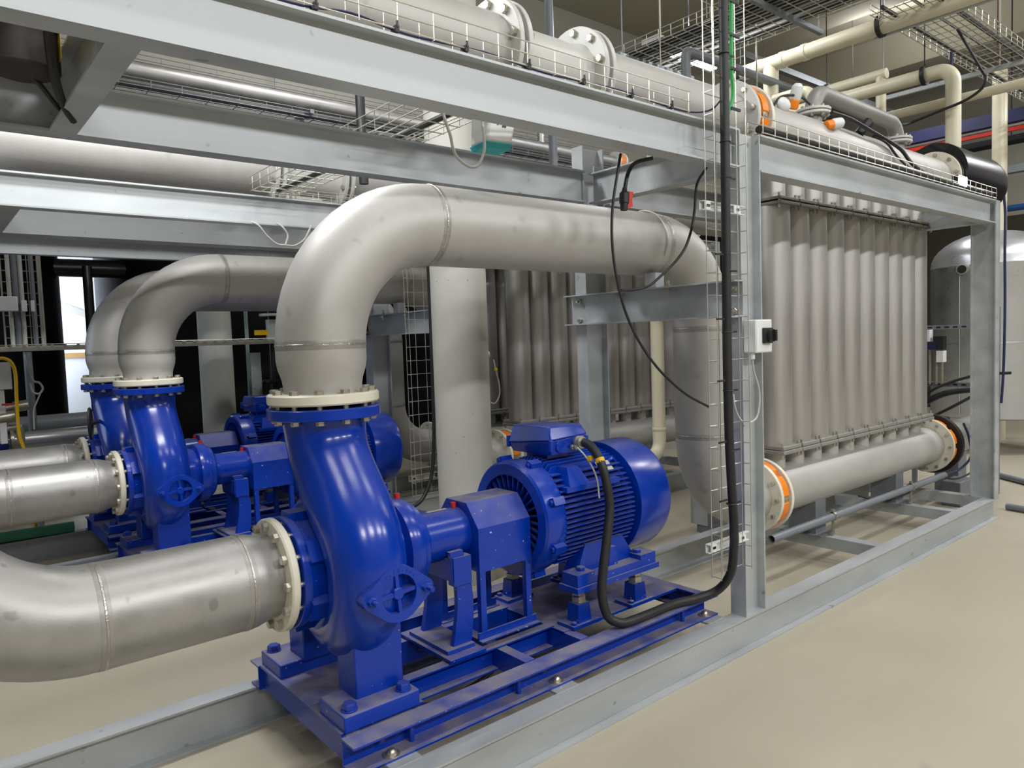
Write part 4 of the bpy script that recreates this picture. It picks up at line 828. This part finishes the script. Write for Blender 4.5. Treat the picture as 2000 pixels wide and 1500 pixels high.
gp = thing('grey_post', 'short grey post on a round pad on the floor behind the front drop pipe', 'post', (4.9,3.5,0))
part(gp, 'post', MB().box(4.80,5.0,3.42,3.58,.07,.75), GALV)
part(gp, 'pad', MB().lathe([(0,.12),(.07,.12)],(4.93,3.47,0),UP,24), DKGALV)

for i, z in enumerate((.80,1.05,1.33,1.60,1.88,2.30,2.46,2.85)):
    x_ = 2.938 if z < .7 else (2.918 if z < 1.2 else 2.908 if z < 1.7 else 2.916)
    solo('cable_tie', MB().tube([(x_+.0225*math.cos(a)+.003,1.948+.0225*math.sin(a),z) for a in [2*PI*k/14 for k in range(15)]], .003, 5).box(x_+.02,x_+.07,1.940,1.945,z-.004,z+.004), RUBBER, 'black cable tie round the thick black upright cable, %s up' % NTH[i], 'cable tie', 'cable ties on the thick black cable')
for i, z in enumerate((.83,1.10,1.38,1.66,1.95)):
    solo('cable_tie', MB().box(2.809,2.866,1.93,1.936,z-.004,z+.004), RUBBER, 'small black tie on the near upright tray, %s up' % NTH[i], 'cable tie', 'ties on the upright tray wires')
xp = thing('stainless_pipe', 'level stainless pipe behind the front drop pipe bend, under the cross beam', 'pipe', (5.3,3.8,2.43))
part(xp, 'pipe_run', MB().lathe([(0,.09),(.02,.10),(2.5,.10),(2.52,.09)], (4.15,3.8,2.54), SX, 28), STEEL, ang=50)
for x in (4.8, 6.2): part(xp, 'hanger', MB().lathe([(0,.101),(0,.108),(.03,.108),(.03,.101)], (x,3.8,2.54), SX, 28).cyl((x+.015,3.8,2.645),(x+.015,3.8,6.305),.006,6), ZINC)

# ------------------------------------------------------------------ lighting
def area(name, loc, rot, sx, sy, power, col=(.98,.985,1)):
    l = bpy.data.lights.new(name, 'AREA'); l.shape = 'RECTANGLE'; l.size = sx; l.size_y = sy; l.energy = power; l.color = col
    o = bpy.data.objects.new(name, l); C.objects.link(o); o.location = loc; o.rotation_euler = rot; return o
def batten(name, x, y, z, along_y, power, tilt=0, up=.35):
    sx, sy = (.3,1.5) if along_y else (1.5,.3)
    area(name, (x,y,z), (math.radians(tilt),0,0), sx, sy, power)
    area(name, (x,y,z+.08), (math.radians(180),0,0), sx, sy, power*up)      # a bare tube also lights the ceiling above it
# fluorescent battens over the aisle on the camera's side
for x in (-1.5, 1.8, 5.1, 8.6): batten('aisle_lamp', x, -4.4, 5.3, False, 138, 30)
for x in (-1.2, 1.9, 5.0, 8.1): batten('aisle_lamp', x, .7, 5.7, False, 38, 0)
# battens between the pump rows and over the far end, some added as fill
batten('row_and_fill_lamp', .9, 3.55, 4.0, False, 85, 0, .2)
batten('row_and_fill_lamp', 3.4, 5.6, 5.6, False, 60, 25, .5)  # unseen fill lamp, added to brighten the bulkhead
batten('row_and_fill_lamp', 6.2, 4.6, 4.9, True, 50, 0, .2)
batten('row_and_fill_lamp', 9.6, .8, 5.2, False, 120, 0, .15)
batten('row_and_fill_lamp', 12.6, 1.0, 5.0, True, 110, 0, .5)  # unseen fill lamp, put here to brighten the right wall
batten('row_and_fill_lamp', 11.0, 4.6, 5.4, False, 45, 0, .8)  # added fill without a visible source, lifts the bulkhead's right end
# daylight on the white sheeting behind the tanks
area('daylight', (.5,12.8,2.6), (math.radians(90),0,0), 3.0, 2.6, 160, (.82,.9,1))
area('daylight', (-3.5,9.0,2.8), (0,math.radians(-90),0), 2.4, 2.4, 60, (.7,.84,1))
w = bpy.data.worlds.new('world'); bpy.context.scene.world = w; w.use_nodes = True
w.node_tree.nodes['Background'].inputs[0].default_value = (.6,.62,.65,1); w.node_tree.nodes['Background'].inputs[1].default_value = .15
vs_ = bpy.context.scene.view_settings
vs_.view_transform = 'Standard'; vs_.look = 'None'; vs_.gamma = 1; vs_.exposure = .04; vs_.use_curve_mapping = False
